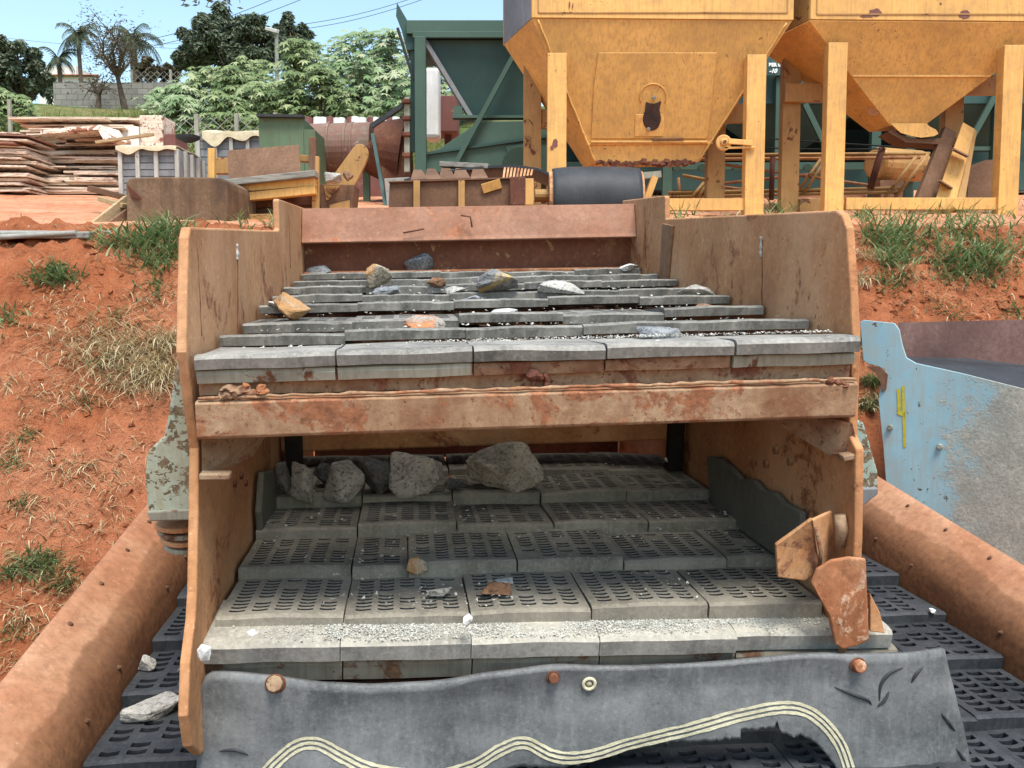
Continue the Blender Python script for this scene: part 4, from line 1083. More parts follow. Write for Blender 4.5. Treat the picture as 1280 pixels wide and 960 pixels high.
def stain(par, o0, cx, cy, w, h, seed, Y, mat='maroon'):
    pts = []
    for i in range(18):
        a = 2 * pi * i / 18; k = 1 + .55 * noise.noise(V((cos(a) * 1.6 + seed, sin(a) * 1.6, seed)))
        pts.append(at(cx + w * k * cos(a), cy + h * k * sin(a), Y) - o0)
    m = MB(); m.prism(pts, V((0, .003, 0))); return m.build('rust_stain', M[mat], par)
for cx, cy, w, h, Y in ((1094, 16, 8, 5, YF - .003), (1206, 18, 7, 5, YF - .003), (1084, 20, 9, 2, YF - .004)): stain(h2, o2, cx, cy, w, h, int(cx), Y)
for cx, cy, w, h, Y in ((694, 179, 3.5, 5, YF - .003), (690, 185, 2, 3, YF - .004), (712, 5, 1, 4, YF - .011), (716, 7, .8, 4, YF - .011)): stain(h1, o1, cx, cy, w, h, int(cx), Y)
for (xa, ya), (xb, yb) in (((669, 22), (744, 203)), ((988, 26), (873, 202))):
    p0 = fp(xa + (3 if xa < 700 else -5), ya + 3, .0); p1 = at(xb, yb, YF + .42) - o1
    m = MB(); m.tube([p0.lerp(p1, i / 30) + V((R.uniform(-.004, .004), -.004, 0)) for i in range(31)], .011, 6); m.build('weld_bead', M['yellow'], h1, smooth=True)
# ------------------------------------------------------------------ conveyor tail with its belt
YC = 6.9
cv = empty('belt_conveyor', Z_(at(640, 260, YC), gz(0, YC)), 0, 'rusty conveyor tail with a thick black belt wrapped round its drum', 'conveyor')
L1 = V(cv.location)
q = lambda x, y, Y=YC: at(x, y, Y) - L1
m = MB(); m.prism([q(487, 228), q(640, 223), q(640, 275), q(485, 275)], V((0, .02, 0)))
m.beam(q(486, 228), q(640, 223), .05, .012); m.build('side_frame', M['rust_brown'], cv, bevel=.003)
for x in (521, 577):
    m = MB(); m.beam(q(x, 226, YC - .03), q(x, 276, YC - .03), .05, .03, (0, 1, 0)); m.build('stiffener', M['yellow_old_shaded'], cv, bevel=.004)
for i, x in enumerate((515, 532, 550, 568, 590)):
    m = MB(); m.prism([q(x - 2, 225 - i * .5, YC + .05), q(x + 20, 224 - i * .5, YC + .05), q(x + 12, 212 - i * 1.2, YC + .4), q(x + 2, 212 - i * 1.2, YC + .4)], V((0, .012, .0))); m.build('frame_rib', M['rust_brown'], cv)
m = MB(); m.prism([q(506, 226, YC + .5), q(640, 222, YC + .5), q(640, 270, YC + .5), q(505, 270, YC + .5)], V((0, .02, 0))); m.build('side_frame', M['rust_dark'], cv)
for k in range(9):
    x = 628 + k * 4.3
    m = MB(); m.prism([q(x, 223 - k * .5, YC + .02), q(x + 2.4, 223 - k * .5, YC + .02), q(x + 4.5, 209 + k * .2, YC + .3), q(x + 2, 209 + k * .2, YC + .3)], V((.0, .012, 0))); m.build('drum_slat', M['rust_tan'], cv)
# belt: one continuous sheet over the frame and round the drum
Yd = YC - .02; r0 = .27; c_d = q(690, 252, Yd + r0); c_e = q(798, 252, Yd + r0)
m = MB(); prof_ = []
for a in [i * pi / 14 for i in range(-5, 12)]: prof_.append((cos(pi - a) , sin(pi - a)))
def beltfn(s_, t_):
    c = c_d.lerp(c_e, s_); a = -.6 + t_ * 3.2
    rr = r0 * (1 + .035 * noise.noise(V((s_ * 2.5, t_ * 2, 3))) + .02 * sin(s_ * 3)); rr *= 1 - .05 * (2 * s_ - 1) ** 4
    return (c.x, c.y - cos(a) * rr, c.z + sin(a) * rr)
m.grid(beltfn, 24, 24)
bt_ = m.build('belt', M['rubber_belt'], cv, smooth=True); sm = bt_.modifiers.new('t', 'SOLIDIFY'); sm.thickness = .022
m = MB()
pl_ = [q(505, 224, YC + .3), q(540, 216, YC + .3), q(580, 210, YC + .3), q(615, 206.5, YC + .3), q(650, 206.5, YC + .3), q(672, 210, YC + .26), q(690, 217, YC + .15)]
m.sheet(pl_, (0, .55, 0), .02); m.build('belt', M['rubber_belt'], cv)
m = MB(); m.tube([c_d + V((-.03, 0, 0)), c_e + V((.02, 0, 0))], r0 - .03, 28); m.build('drum', M['rust_tan'], cv, bevel=.006)
m = MB(); m.tube([c_d + V((-.14, -.05, .04)), c_d + V((.0, -.05, .04))], .05, 14); m.build('shaft', M['yellow_old_shaded'], cv, bevel=.006)
m = MB(); m.box(q(647, 240, YC - .06), (.12, .1, .22)); m.build('bearing_block', M['rust_dark'], cv, bevel=.01)
m = MB(); m.box(q(660, 240, YC - .08), (.085, .03, .2)); m.build('bearing_plate', M['yellow'], cv, bevel=.004)
m = MB(); m.beam(q(603, 236, YC - .02), q(626, 229, YC - .02), .02, .07, (0, -.3, 1)); m.build('bracket', M['yellow'], cv)
m = MB(); m.beam(q(552, 206, YC + .45), q(612, 209, YC + .35), .12, .04); wd = m.build('timber_plank', M['wood_grey'], bevel=.004); wd.location = L1; tag(wd, 'short grey plank lying across the conveyor behind the belt', 'plank')
m = MB(); m.beam(q(808, 250, YC + .3), q(818, 222, YC + .3), .05, .1, (0, 1, 0)); m.build('bracket', M['yellow'], cv)
m = MB(); m.beam(q(790, 221, YC + .35), q(826, 218, YC + .35), .06, .05); m.build('bracket', M['lip_paint'], cv)
for x in (500, 630, 800):
    p = q(x, 268, YC + .25); m = MB(); m.beam(p + V((0, 0, .1)), V((p.x, p.y, gz(p.x + L1.x, p.y + L1.y) - L1.z - .1)), .08, .08, (0, 1, 0)); m.build('leg', M['rust_dark'], cv)

# ------------------------------------------------------------------ green bin and the teal batching plant behind
YG = 10.2
gb = empty('green_bin', Z_(at(580, 220, YG), gz(-.5, YG)), 0, 'dark green V shaped steel bin with diagonal brace, left of the yellow hoppers', 'bin')
L2 = V(gb.location)
q = lambda x, y, Y=YG: at(x, y, Y) - L2
m = MB(); f = [q(508, 42), q(720, 42), q(720, 42) + V((0, 1.3, 0)), q(508, 42) + V((0, 1.3, 0))]; H = V((0, 0, .15)); m.hexa(f, [p + H for p in f]); m.build('rim', M['green'], gb, bevel=.006)
m = MB(); m.beam(q(516, 44, YG - .03), q(720, 44, YG - .03), .06, .07); m.build('rim_rail', M['green'], gb, bevel=.004)
a = [q(531, 50, YG + .03), q(715, 50, YG + .03), q(715, 50, YG + 1.2), q(531, 50, YG + 1.2)]; b = [q(587, 148, YG + .2), q(665, 148, YG + .2), q(665, 148, YG + .9), q(587, 148, YG + .9)]
m = MB(); m.hexa(a, b); m.build('bin_body', M['green_teal'], gb)
m = MB(); m.beam(q(531, 52, YG + .0), q(588, 146, YG + .15), .06, .05); m.build('edge_angle', M['grey_box'], gb)
m = MB(); m.beam(q(566, 147, YG + .1), q(700, 147, YG + .1), .12, .03); m.beam(q(567, 140, YG + .1), q(578, 140, YG + .1), .06, .12); m.build('outlet_flange', M['green'], gb)
m = MB(); m.prism([q(*p) for p in ((599, 152), (700, 150), (700, 222), (531, 222), (531, 192), (549, 186))], V((0, .9, 0))); m.build('feeder_trough', M['green'], gb, bevel=.006)
m = MB(); m.beam(q(532, 192, YG - .02), q(700, 168, YG - .02), .03, .03); m.build('edge_angle', M['green_teal'], gb)
m = MB(); m.tube([q(650, 205, YG - .04), q(650, 205, YG + .02)], .2, 20); m.prism([q(632, 182, YG - .02), q(660, 178, YG - .02), q(660, 206, YG - .02), q(636, 206, YG - .02)], V((0, .015, 0))); m.build('bearing_housing', M['green'], gb, bevel=.006)
m = MB(); m.beam(q(525.5, 47, YG - .06), V((q(525.5, 47).x, q(525.5, 47).y - .06, -.1)), .125, .1, (0, 1, 0)); m.build('leg', M['green'], gb, bevel=.005)
m = MB(); m.beam(q(525, 50, YG + 1.2), V((q(525, 47).x - .1, q(525, 47).y + 1.2, -.1)), .12, .1, (0, 1, 0)); m.build('leg', M['green'], gb)
m = MB(); m.beam(q(570, 204, YG - .08), q(646, 62, YG - .08), .05, .06, (0, 1, 0)); m.build('brace', M['green'], gb)
m = MB(); m.prism([q(*p, YG + .05) for p in ((496, 3), (499, 8), (510, 27), (521, 28), (521, 62), (508, 62), (502, 38), (495, 20))], V((0, .9, 0))); m.build('side_board', M['green_teal'], gb)
m = MB(); m.tube([q(497, 35), q(517, 100)], .018, 6); m.build('stay_rod', M['wire'], gb)
m = MB(); m.beam(q(516, 62, YG + .1), q(516, 190, YG + .1), .05, .05, (0, 1, 0)); m.build('post', M['green_teal'], gb)
m = MB(); m.beam(q(509, 122, YG), q(509, 215, YG), .06, .06, (0, 1, 0)); pp = m.build('bracket_post', M['lip_paint'], gb)
for y in (127, 148, 168, 194):
    m = MB(); m.box(q(508, y, YG - .04), (.09, .08, .05)); m.build('clamp', M['rust_dark'], pp, bevel=.01)
m = MB(); m.beam(q(464, 158, YG), q(509, 128, YG), .05, .05); m.build('stay_rod', M['wire'], gb)

YT = 11.8
tp = empty('batching_plant', Z_(at(1100, 240, YT), gz(4, YT)), 0, 'dark teal steel batching plant behind the yellow hoppers, with white lettering', 'plant')
L3 = V(tp.location)
q = lambda x, y, Y=YT: at(x, y, Y) - L3
m = MB(); f = [q(700, 130), q(1330, 130), q(1330, 130) + V((0, 1.6, 0)), q(700, 130) + V((0, 1.6, 0))]; H = V((0, 0, 1.25)); m.hexa(f, [p + H for p in f]); m.build('bin_row', M['green_teal'], tp, bevel=.01)
for x0, x1, xa, xb in ((705, 860, 760, 800), (865, 1085, 950, 1000), (1090, 1325, 1190, 1240)):
    a = [q(x0, 130.5, YT + .02), q(x1, 130.5, YT + .02), q(x1, 130.5, YT + 1.55), q(x0, 130.5, YT + 1.55)]
    b = [q(xa, 190, YT + .5), q(xb, 190, YT + .5), q(xb, 190, YT + 1.1), q(xa, 190, YT + 1.1)]
    m = MB(); m.hexa(b, a); m.build('bin_bottom', M['green_teal'], tp)
m = MB(); f = [q(700, 238, YT + .35), q(1330, 238, YT + .35), q(1330, 238, YT + 1.2), q(700, 238, YT + 1.2)]; m.hexa(f, [p + V((0, 0, .38)) for p in f]); m.build('collecting_trough', M['green_teal'], tp, bevel=.006)
m = MB(); f = [q(690, 212, YT + 1.9), q(1340, 212, YT + 1.9), q(1340, 212, YT + 2.), q(690, 212, YT + 2.)]; m.hexa([p - V((0, 0, .6)) for p in f], [p + V((0, 0, 1.2)) for p in f]); m.build('back_panel', M['green_teal'], tp)
for x in (835, 975, 1096, 1139, 1248):
    m = MB(); p = q(x, 96, YT - .06); m.beam(p, V((p.x, p.y, -.15)), .12, .1, (0, 1, 0)); m.build('leg', M['green'], tp)
for a, b in (((1006, 130), (1040, 200)), ((1248, 112), (1205, 190)), ((915, 130), (890, 190))):
    m = MB(); m.beam(q(*a, YT - .1), q(*b, YT - .1), .07, .05, (0, 1, 0)); m.build('brace', M['green'], tp)
m = MB(); m.beam(q(840, 208, YT - .03), q(1080, 208, YT - .03), .06, .09); m.build('side_rail', M['green'], tp)
m = MB(); m.beam(q(1190, 186, YT - .03), q(1270, 186, YT - .03), .06, .05); m.build('side_rail', M['green'], tp)
for x in (846, 878, 921, 975, 1010):
    m = MB(); m.tube([q(x, 209, YT - .1), q(x, 209, YT - .02)], .055, 14); m.build('idler_wheel', M['green'], tp, bevel=.008)
# sign with white lettering, partly hidden behind the hopper leg
m = MB(); f = [q(925, 94, YT - .16), q(992, 94, YT - .16), q(992, 94, YT - .12), q(925, 94, YT - .12)]; m.hexa(f, [p + V((0, 0, .26)) for p in f]); sgn = m.build('name_board', M['green_teal'], tp)
def text(body, loc, size, mat, par, nm='lettering', shear=0.0):
    cu = bpy.data.curves.new(nm, 'FONT'); cu.body = body; cu.size = size; cu.extrude = .003; cu.shear = shear; cu.offset = .004
    t_ = bpy.data.objects.new(nm + '_src', cu); C.objects.link(t_)
    dg = bpy.context.evaluated_depsgraph_get(); me = bpy.data.meshes.new_from_object(t_.evaluated_get(dg))
    bpy.data.objects.remove(t_); me.materials.clear(); me.materials.append(mat)
    o = bpy.data.objects.new(nm, me); C.objects.link(o); o.parent = par; o.location = loc; o.rotation_euler = (pi / 2, 0, 0); return o
text("BER G", q(961, 83, YT - .166), .06, M['sign_white'], sgn); text("-10", q(961.5, 91, YT - .166), .072, M['sign_white'], sgn, shear=.3)

# lattice of thin rails between the plant and the hoppers
lr = empty('lattice_rail', Z_(at(1000, 250, 10.2), gz(3, 10.2)), 0, 'thin yellow and rusty tube lattice running behind the yellow legs', 'railing')
L4 = V(lr.location)
def rod(pts, rad, mat, nm, Y=10.2):
    m = MB(); m.tube([at(x, y, Y) - L4 for x, y in pts], rad, 8); return m.build(nm, M[mat], lr, smooth=True)
rod([(875, 194), (1162, 192)], .02, 'yellow_old_shaded', 'rail'); rod([(875, 199), (1150, 197)], .02, 'rust_tan', 'rail')
rod([(835, 241), (1130, 235)], .02, 'yellow_old_shaded', 'rail'); rod([(835, 246), (1120, 240)], .02, 'yellow_old_shaded', 'rail')
for a, b in (((1160, 193), (1118, 248)), ((1145, 196), (1105, 248)), ((1026, 199), (1000, 236)), ((1031, 201), (1004, 243)), ((887, 226), (870, 250)), ((880, 228), (862, 250)), ((853, 219), (890, 226))):
    rod([a, b], .019, 'yellow_old_shaded', 'diagonal_rod', 10.15)
for a, b in (((900, 205), (1090, 232)), ((905, 229), (1050, 214)), ((848, 222), (850, 250)), ((890, 232), (940, 238))):
    rod([a, b], .017, 'rust_orange', 'diagonal_rod', 10.25)
rod([(1103, 185), (1096, 208), (1088, 236)], .04, 'rust_dark', 'post', 10.05); rod([(966, 195), (964, 250)], .03, 'rust_dark', 'post', 10.05)
rod([(960, 173), (1030, 178), (1160, 186)], .008, 'wire', 'cable', 10.0); rod([(960, 185), (1040, 187), (1100, 186)], .008, 'wire', 'cable', 10.0)
for x in (840, 1120):
    p = at(x, 240, 10.2) - L4; m = MB(); m.tube([p, V((p.x, p.y, -.2))], .02, 8); m.build('post', M['rust_dark'], lr)

# drum-like yellow tank in the gap, leaning channel, rust beam, brown plate
tk = empty('yellow_tank', Z_(at(1110, 240, 11), gz(4.5, 11)), 0, 'dull yellow round ended tank seen through the right hopper frame', 'tank')
q = lambda x, y, Y: at(x, y, Y) - V(tk.location)
m = MB(); m.tube([q(1094, 204, 11.2), q(1150, 208, 11.6)], .2, 20); m.build('shell', M['yellow_old_shaded'], tk, bevel=.05, smooth=False)  # darker yellow paints in the shade around the tank
m = MB(); m.prism([q(1100, 225, 11), q(1130, 225, 11), q(1128, 262, 11), q(1102, 262, 11)], V((0, .3, 0))); m.build('cradle', M['rust_brown'], tk)
def leaner(nm, label, cat, pts, Y0, Y1, th, mat):
    o_ = V(at(*pts[2], Y0))
    n = len(pts); ys_ = [p[1] for p in pts]; y0, y1 = min(ys_), max(ys_)
    m = MB(); P3 = [at(x, y, Y0 + (Y1 - Y0) * (y1 - y) / (y1 - y0)) - o_ for x, y in pts]
    m.prism(P3, V((0, th, 0))); o = m.build(nm, M[mat], bevel=.004, loc=o_); return tag(o, label, cat)
leaner('rust_beam', 'dark rusty steel beam leaning against the right hopper outlet', 'beam', [(1182, 158), (1196, 166), (1164, 268), (1138, 268)], 8.75, 8.95, .08, 'rust_brown')
lc = empty('steel_channel', Z_(at(1185, 262, 8.6), gz(4.2, 8.6)), 0, 'yellow steel channel with welded ribs leaning beside the dark rusty beam', 'channel')
q = lambda x, y, Y: at(x, y, Y) - V(lc.location)
m = MB(); m.prism([q(1204, 153, 8.85), q(1218, 161, 8.85), q(1192, 268, 8.62), q(1163, 268, 8.62)], V((0, .015, 0))); m.build('web', M['yellow'], lc)
m = MB(); m.prism([q(1218, 161, 8.85), q(1221, 164, 8.85), q(1203, 268, 8.6), q(1192, 268, 8.6)], V((.01, .1, 0))); m.build('flange', M['yellow_old_shaded'], lc)
for (x0, y0), (x1, y1) in (((1193, 185), (1211, 194)), ((1175, 224), (1191, 234))):
    m = MB(); m.prism([q(x0, y0, 8.7), q(x1, y1, 8.7), q(x1, y1 + 2, 8.6), q(x0, y0 + 2, 8.6)], V((0, .05, 0))); m.build('rib', M['rust_brown'], lc)
o = leaner('scrap_plate', 'brown rusty steel plate standing at the foot of the far right leg', 'plate', [(1211, 208), (1232, 200), (1262, 199), (1262, 272), (1208, 272)], 9.4, 9.5, .02, 'rust_brown')
# two upright pieces seen past the green bin
m = MB(); m.box((0, 0, 0), (.2, .35, .95)); o = m.build('white_tank', M['white_paint'], bevel=.05, loc=at(541, 132, 12.4)); tag(o, 'tall white tank end seen beneath the slope of the green bin', 'tank')
m = MB(); m.box((0, 0, 0), (.3, .5, .5)); m.box((0, 0, -.6), (.1, .1, .8)); o = m.build('maroon_box', M['maroon'], bevel=.012, loc=at(560, 147, 12.8)); tag(o, 'maroon box right of the tall white tank', 'box')

# ------------------------------------------------------------------ yard clutter on the left
def grounded(nm, x, Y, label, cat, group=None):
    p = at(x, 260, Y); return empty(nm, (p.x, Y, gz(p.x, Y)), 0, label, cat, group)
# brown rusted bucket
YB = 7.7
bk_ = grounded('steel_bucket', 218, YB, 'brown mud stained steel bucket with rounded corners standing on the bank edge', 'bucket')
q = lambda x, y, Y=YB: at(x, y, Y) - V(bk_.location)
pf = bez([(157, 302), (158, 262), (157, 232), (160, 225), (168, 222), (220, 221), (270, 222), (279, 225), (284, 235), (284, 302)], 3)
m = MB(); m.prism([q(*p) for p in pf], V((.05, .7, 0))); m.build('shell', M['rust_mud'], bk_, bevel=.02)
m = MB(); m.prism([q(159, 230, YB - .01), q(175, 246, YB - .04), q(176, 250, YB - .04), q(164, 247, YB - .01)], V((0, .02, 0))); m.build('dent_plate', M['rust_dark'], bk_)
# planks leaning at its left
for i, (a, b, Ya, Yb, w, th, mat, lab) in enumerate([((92, 306), (160, 252), 7.2, 7.9, .03, .12, 'wood_tan', 'long dark plank leaning up against the brown bucket'),
    ((110, 304), (160, 268), 7.3, 7.8, .03, .10, 'rust_brown', 'short board under the long leaning plank'),
    ((114, 236), (160, 248), 8.0, 7.9, .1, .05, 'rust_brown', 'brown beam poking out left of the bucket, uppermost'),
    ((127, 249), (158, 258), 7.9, 7.8, .1, .04, 'wood_tan', 'pale board end just under the poking brown beam')]):
    pa, pb = at(*a, Ya), at(*b, Yb); m = MB(); m.beam(V((0, 0, 0)), pb - pa, w, th); o = m.build('plank', M[mat], bevel=.004, loc=pa); tag(o, lab, 'plank', 'planks by the bucket')
# slab and pipe at the bank's edge
p = gnd(40, 296); m = MB(); m.box((0, 0, 0), (1.0, .42, .05), (.12, 0, .03)); o = m.build('concrete_slab', M['concrete'], bevel=.01, loc=p + V((-.05, .12, .03))); tag(o, 'flat grey slab lying on the edge of the red bank', 'slab')
pa, pb = at(-10, 297, p.y - .12), at(95, 291, p.y - .08); m = MB(); m.tube([V((0, 0, 0)), pb - pa], .02, 10); o = m.build('old_pipe', M['concrete'], loc=pa, bevel=.004); tag(o, 'long thin grey pipe lying in front of the grey slab', 'pipe')
# yellow stand with plank
YS = 8.3
st = grounded('yellow_stand', 330, YS, 'broken yellow steel stand of stacked beams with two uprights', 'stand')
q = lambda x, y, Y=YS: at(x, y, Y) - V(st.location)
for (x0, y0, x1, y1, Y, w, h, mat) in ((284, 237, 395, 228, YS, .1, .075, 'yellow'), (284, 249, 395, 238, YS - .02, .1, .075, 'yellow'), (272, 275, 355, 273, YS - .05, .1, .08, 'yellow_old_shaded'), (280, 256, 400, 250, YS + .2, .1, .1, 'rust_dark'), (275, 264, 400, 260, YS + .25, .1, .12, 'rust_brown')):
    m = MB(); m.beam(q(x0, y0, Y), q(x1, y1, Y), w, h); m.build('beam', M[mat], st, bevel=.005)
for x, y0, y1, mat in ((265, 186, 280, 'yellow'), (391, 172, 216, 'rust_brown'), (395, 196, 280, 'yellow_old_shaded')):
    m = MB(); m.beam(q(x, y0, YS + .08), q(x, y1, YS + .08), .065, .06, (0, 1, 0)); m.build('upright', M[mat], st, bevel=.005)
m = MB(); m.beam(q(268, 208, YS + .3), q(300, 208, YS + .3), .1, .15); m.beam(q(372, 198, YS + .2), q(392, 200, YS + .2), .1, .06); m.build('arm', M['yellow_old_shaded'], st, bevel=.005)
m = MB(); m.beam(at(274, 231, YS - .05), at(396, 218, YS - .05), .16, .06); o = m.build('timber_plank', M['wood_grey'], bevel=.006); tag(o, 'weathered grey timber plank lying on top of the yellow stand', 'plank')
m = MB(); P4 = [at(284, 188, YS + .12), at(374, 181, YS + .12), at(376, 219, YS - .02), at(286, 228, YS - .02)]; o_ = P4[3].copy(); m.prism([p - o_ for p in P4], V((0, .015, .003))); o = m.build('steel_plate', M['rust_brown'], bevel=.002, loc=o_); tag(o, 'smooth brown rectangular plate propped on the yellow stand', 'plate')
# yellow round ended chute
ch = grounded('yellow_chute', 430, 8.6, 'yellow round ended steel chute tilted to the right', 'chute')
q = lambda x, y, Y=8.6: at(x, y, Y) - V(ch.location)
pf = bez([(404, 236), (420, 214), (436, 192), (444, 182), (452, 180), (459, 186), (460, 195), (455, 208), (446, 226), (440, 236)], 4)
m = MB(); m.prism([q(*p) for p in pf], V((0, .05, .0))); m.build('chute_plate', M['yellow_old_shaded'], ch, bevel=.006)
m = MB(); m.prism([q(398, 230, 8.5), q(443, 231, 8.5), q(438, 275, 8.5), q(402, 275, 8.5)], V((0, .3, 0))); m.build('base_box', M['rust_brown'], ch, bevel=.006)
m = MB(); m.prism([q(405, 232, 8.48), q(425, 232, 8.48), q(408, 252, 8.48)], V((0, .01, 0))); m.prism([q(412, 256, 8.48), q(437, 250, 8.48), q(437, 272, 8.48), q(412, 272, 8.48)], V((0, .01, 0))); m.build('gusset', M['yellow_old_shaded'], ch)
p = at(416, 222, 8.4); o = rock('stone', (.17, .12, .1), 300, 'st_pale', 'pale broken block resting on the yellow chute base', 'stone'); o.location = p - V((0, 0, .05))
p = at(435, 221, 8.4); o = rock('stone', (.1, .1, .1), 301, 'st_brown', 'rusty lump right of the pale block on the chute base', 'stone'); o.location = p - V((0, 0, .04))
# grey crates of ribbed panels under tarps
def crate(nm, x0, x1, y0, y1, Y, dep, ribs, label, mat='grey_box'):
    a, b = at(x0, y0, Y), at(x1, y1, Y); g_ = gz(a.x, Y) - .05
    c = empty(nm, ((a.x + b.x) / 2, Y, g_), 0, label, 'crate'); L = V(c.location)
    w, h = b.x - a.x, a.z - g_
    m = MB(); m.box((0, dep / 2, h / 2), (w, dep, h)); m.build('panel_box', M[mat], c)
    n = 9; r = random.Random(int(x0))
    for k in range(n):
        m = MB(); m.box((0, -.006, h * (k + .5) / n), (w - .02, .012, h / n - .012)); m.build('board', M[mat], c, bevel=.003)
    for s_ in ribs:
        m = MB(); m.box((-w / 2 + w * s_, -.03, h / 2), (.045, .035, h)); m.build('rib', M['pale_frame'], c, bevel=.003)
    for s_ in (.15, .4, .65, .9):
        m = MB(); m.box((w / 2 + .02, dep * s_, h / 2), (.035, .045, h)); m.build('rib', M['pale_frame'], c, bevel=.003)
    return c, a, b, h
c1, a, b, h = crate('panel_crate', 150, 226, 187, 240, 10.0, .8, (.02, .31, .62, .97), 'grey ribbed panel crate with a cream cloth edge, left one')
def tarp(x0, x1, y, Y, dep, label, drop):
    a, b = at(x0, y, Y), at(x1, y, Y); o_ = (a + b) / 2; m = MB()
    def fn(s_, t_):
        x = a.x + (b.x - a.x) * s_ - o_.x
        if t_ < .35:
            k = 1 - t_ / .35; return (x, -.06 - .01 * noise.noise(V((s_ * 5, 0, 0))), .01 - k * drop * (.7 + 1.6 * noise.noise(V((s_ * 2.6, 3, x0)))) + .012 * noise.noise(V((s_ * 6, 1, 0))))
        return (x, -.05 + (t_ - .35) / .65 * dep, .012 + .02 * noise.noise(V((s_ * 3, t_ * 3, 0))))
    m.grid(fn, 24, 10); o = m.build('tarpaulin', M['tarp'], loc=o_); sm = o.modifiers.new('t', 'SOLIDIFY'); sm.thickness = .012; sm.offset = 1; return tag(o, label, 'tarpaulin')
tarp(148, 223, 185, 10.0, .75, 'thin cream cloth over the top of the left grey crate', .06)
c2, a, b, h = crate('panel_crate', 246, 330, 167, 240, 11.2, .8, (.03, .29, .53, .78), 'paler grey panel crate behind the yellow stand')
tarp(255, 330, 166, 11.2, .8, 'crumpled cream tarpaulin draped over the crate behind the yellow stand', .13)
m = MB(); m.tube([V((0, 0, 0)), V((0, 0, .04)), V((0, 0, .07))], [.05, .13, .14], 16); o = m.build('metal_lid', M['wire'], loc=at(235, 178, 10.4)); tag(o, 'dark shallow pan on top of the left grey crate', 'pan')
# green cabinet
gc = grounded('green_cabinet', 350, 10.3, 'faded green steel cabinet with a lower side box', 'cabinet')
q = lambda x, y, Y=10.3: at(x, y, Y) - V(gc.location)
for x0, x1, y0, nm in ((323, 379, 147, 'cabinet_body'), (379.5, 394, 162, 'side_box')):
    m = MB(); p0, p1 = q(x0, y0), q(x1, y0); f = [V((p0.x, 0, 0)), V((p1.x, 0, 0)), V((p1.x, .6, 0)), V((p0.x, .6, 0))]; m.hexa(f, [v + V((0, 0, p0.z)) for v in f]); m.build(nm, M['green_box'], gc, bevel=.006)
m = MB(); m.beam(q(322, 145, 10.28), q(380, 146, 10.28), .1, .03); m.build('lid', M['wire'], gc)
# rusty ribbed drum with cone
dr = grounded('rusty_drum', 440, 10.8, 'long rusty ribbed drum with a tapered mouth lying by the green bin', 'drum')
q = lambda x, y, Y: at(x, y, Y) - V(dr.location)
YD = 11.1; ca, cb, cc = q(388, 186, YD), q(466, 184, YD), q(512, 200, YD)
m = MB(); m.tube([ca, cb], .3, 28); m.build('shell', M['drum'], dr, bevel=.01)
for x in (412, 433, 441):
    p = q(x, 185, YD); m = MB(); m.tube([p, p + V((.03, 0, 0))], .315, 28); m.build('hoop', M['drum'], dr, bevel=.004)
m = MB(); m.tube([cb + V((.005, 0, 0)), cb + V((.03, 0, -.02)), q(505, 192, YD)], [.3, .33, .44], 28); m.build('cone', M['rust_dark'], dr)
m = MB(); m.prism([q(470, 192, YD - .3), q(512, 160, YD - .3), q(515, 240, YD - .3), q(480, 262, YD - .3)], V((0, .25, 0))); m.build('cone_guard', M['rust_dark'], dr, bevel=.01)
for x in (400, 458, 500):
    p = q(x, 200, YD); m = MB(); m.beam(p + V((0, 0, -.05)), V((p.x, p.y, -.1)), .08, .08, (0, 1, 0)); m.build('foot', M['green_box'], dr)
m = MB(); m.beam(q(466, 168, 10.7), q(483, 262, 10.2), .04, .04, (0, 1, 0)); m.build('stay', M['green_teal'], dr)
m = MB(); m.prism([q(480, 223, 10.2), q(512, 221, 10.2), q(508, 262, 10.2), q(484, 262, 10.2)], V((0, .3, 0))); o = m.build('concrete_block', M['concrete'], bevel=.01, loc=V(dr.location)); tag(o, 'pale concrete block in front of the drum cone', 'block')

# ------------------------------------------------------------------ stacks of boards
r = random.Random(77)
bm_v = []
for i in range(6):
    m = MB(); rr = random.Random(i); th = rr.uniform(.035, .06)
    Lb = 1.0; n = 14
    def fn(a, b, t): return (a - .5, b, t)
    for i2 in range(n + 1):
        x = i2 / n - .5; z = .012 * noise.noise(V((x * 2.5, i, 0)))
        for y, t in ((0, 0), (0, 1), (1, 1), (1, 0)):
            m.v.append((x, y + .006 * noise.noise(V((x * 6, t, i))), z + t))
    for i2 in range(n):
        for k in range(4):
            a = i2 * 4 + k; b = i2 * 4 + (k + 1) % 4; m.f.append([a, a + 4, b + 4, b])
    m.f.append([0, 1, 2, 3]); m.f.append([n * 4 + 3, n * 4 + 2, n * 4 + 1, n * 4]); m.mi = [0] * len(m.f)
    me = m.mesh('board'); bm2 = bmesh.new(); bm2.from_mesh(me); bmesh.ops.recalc_face_normals(bm2, faces=bm2.faces); bm2.to_mesh(me); bm2.free()
    me.materials.append(M[('board', 'board', 'board_red', 'board')[i % 4]]); bm_v.append(me)
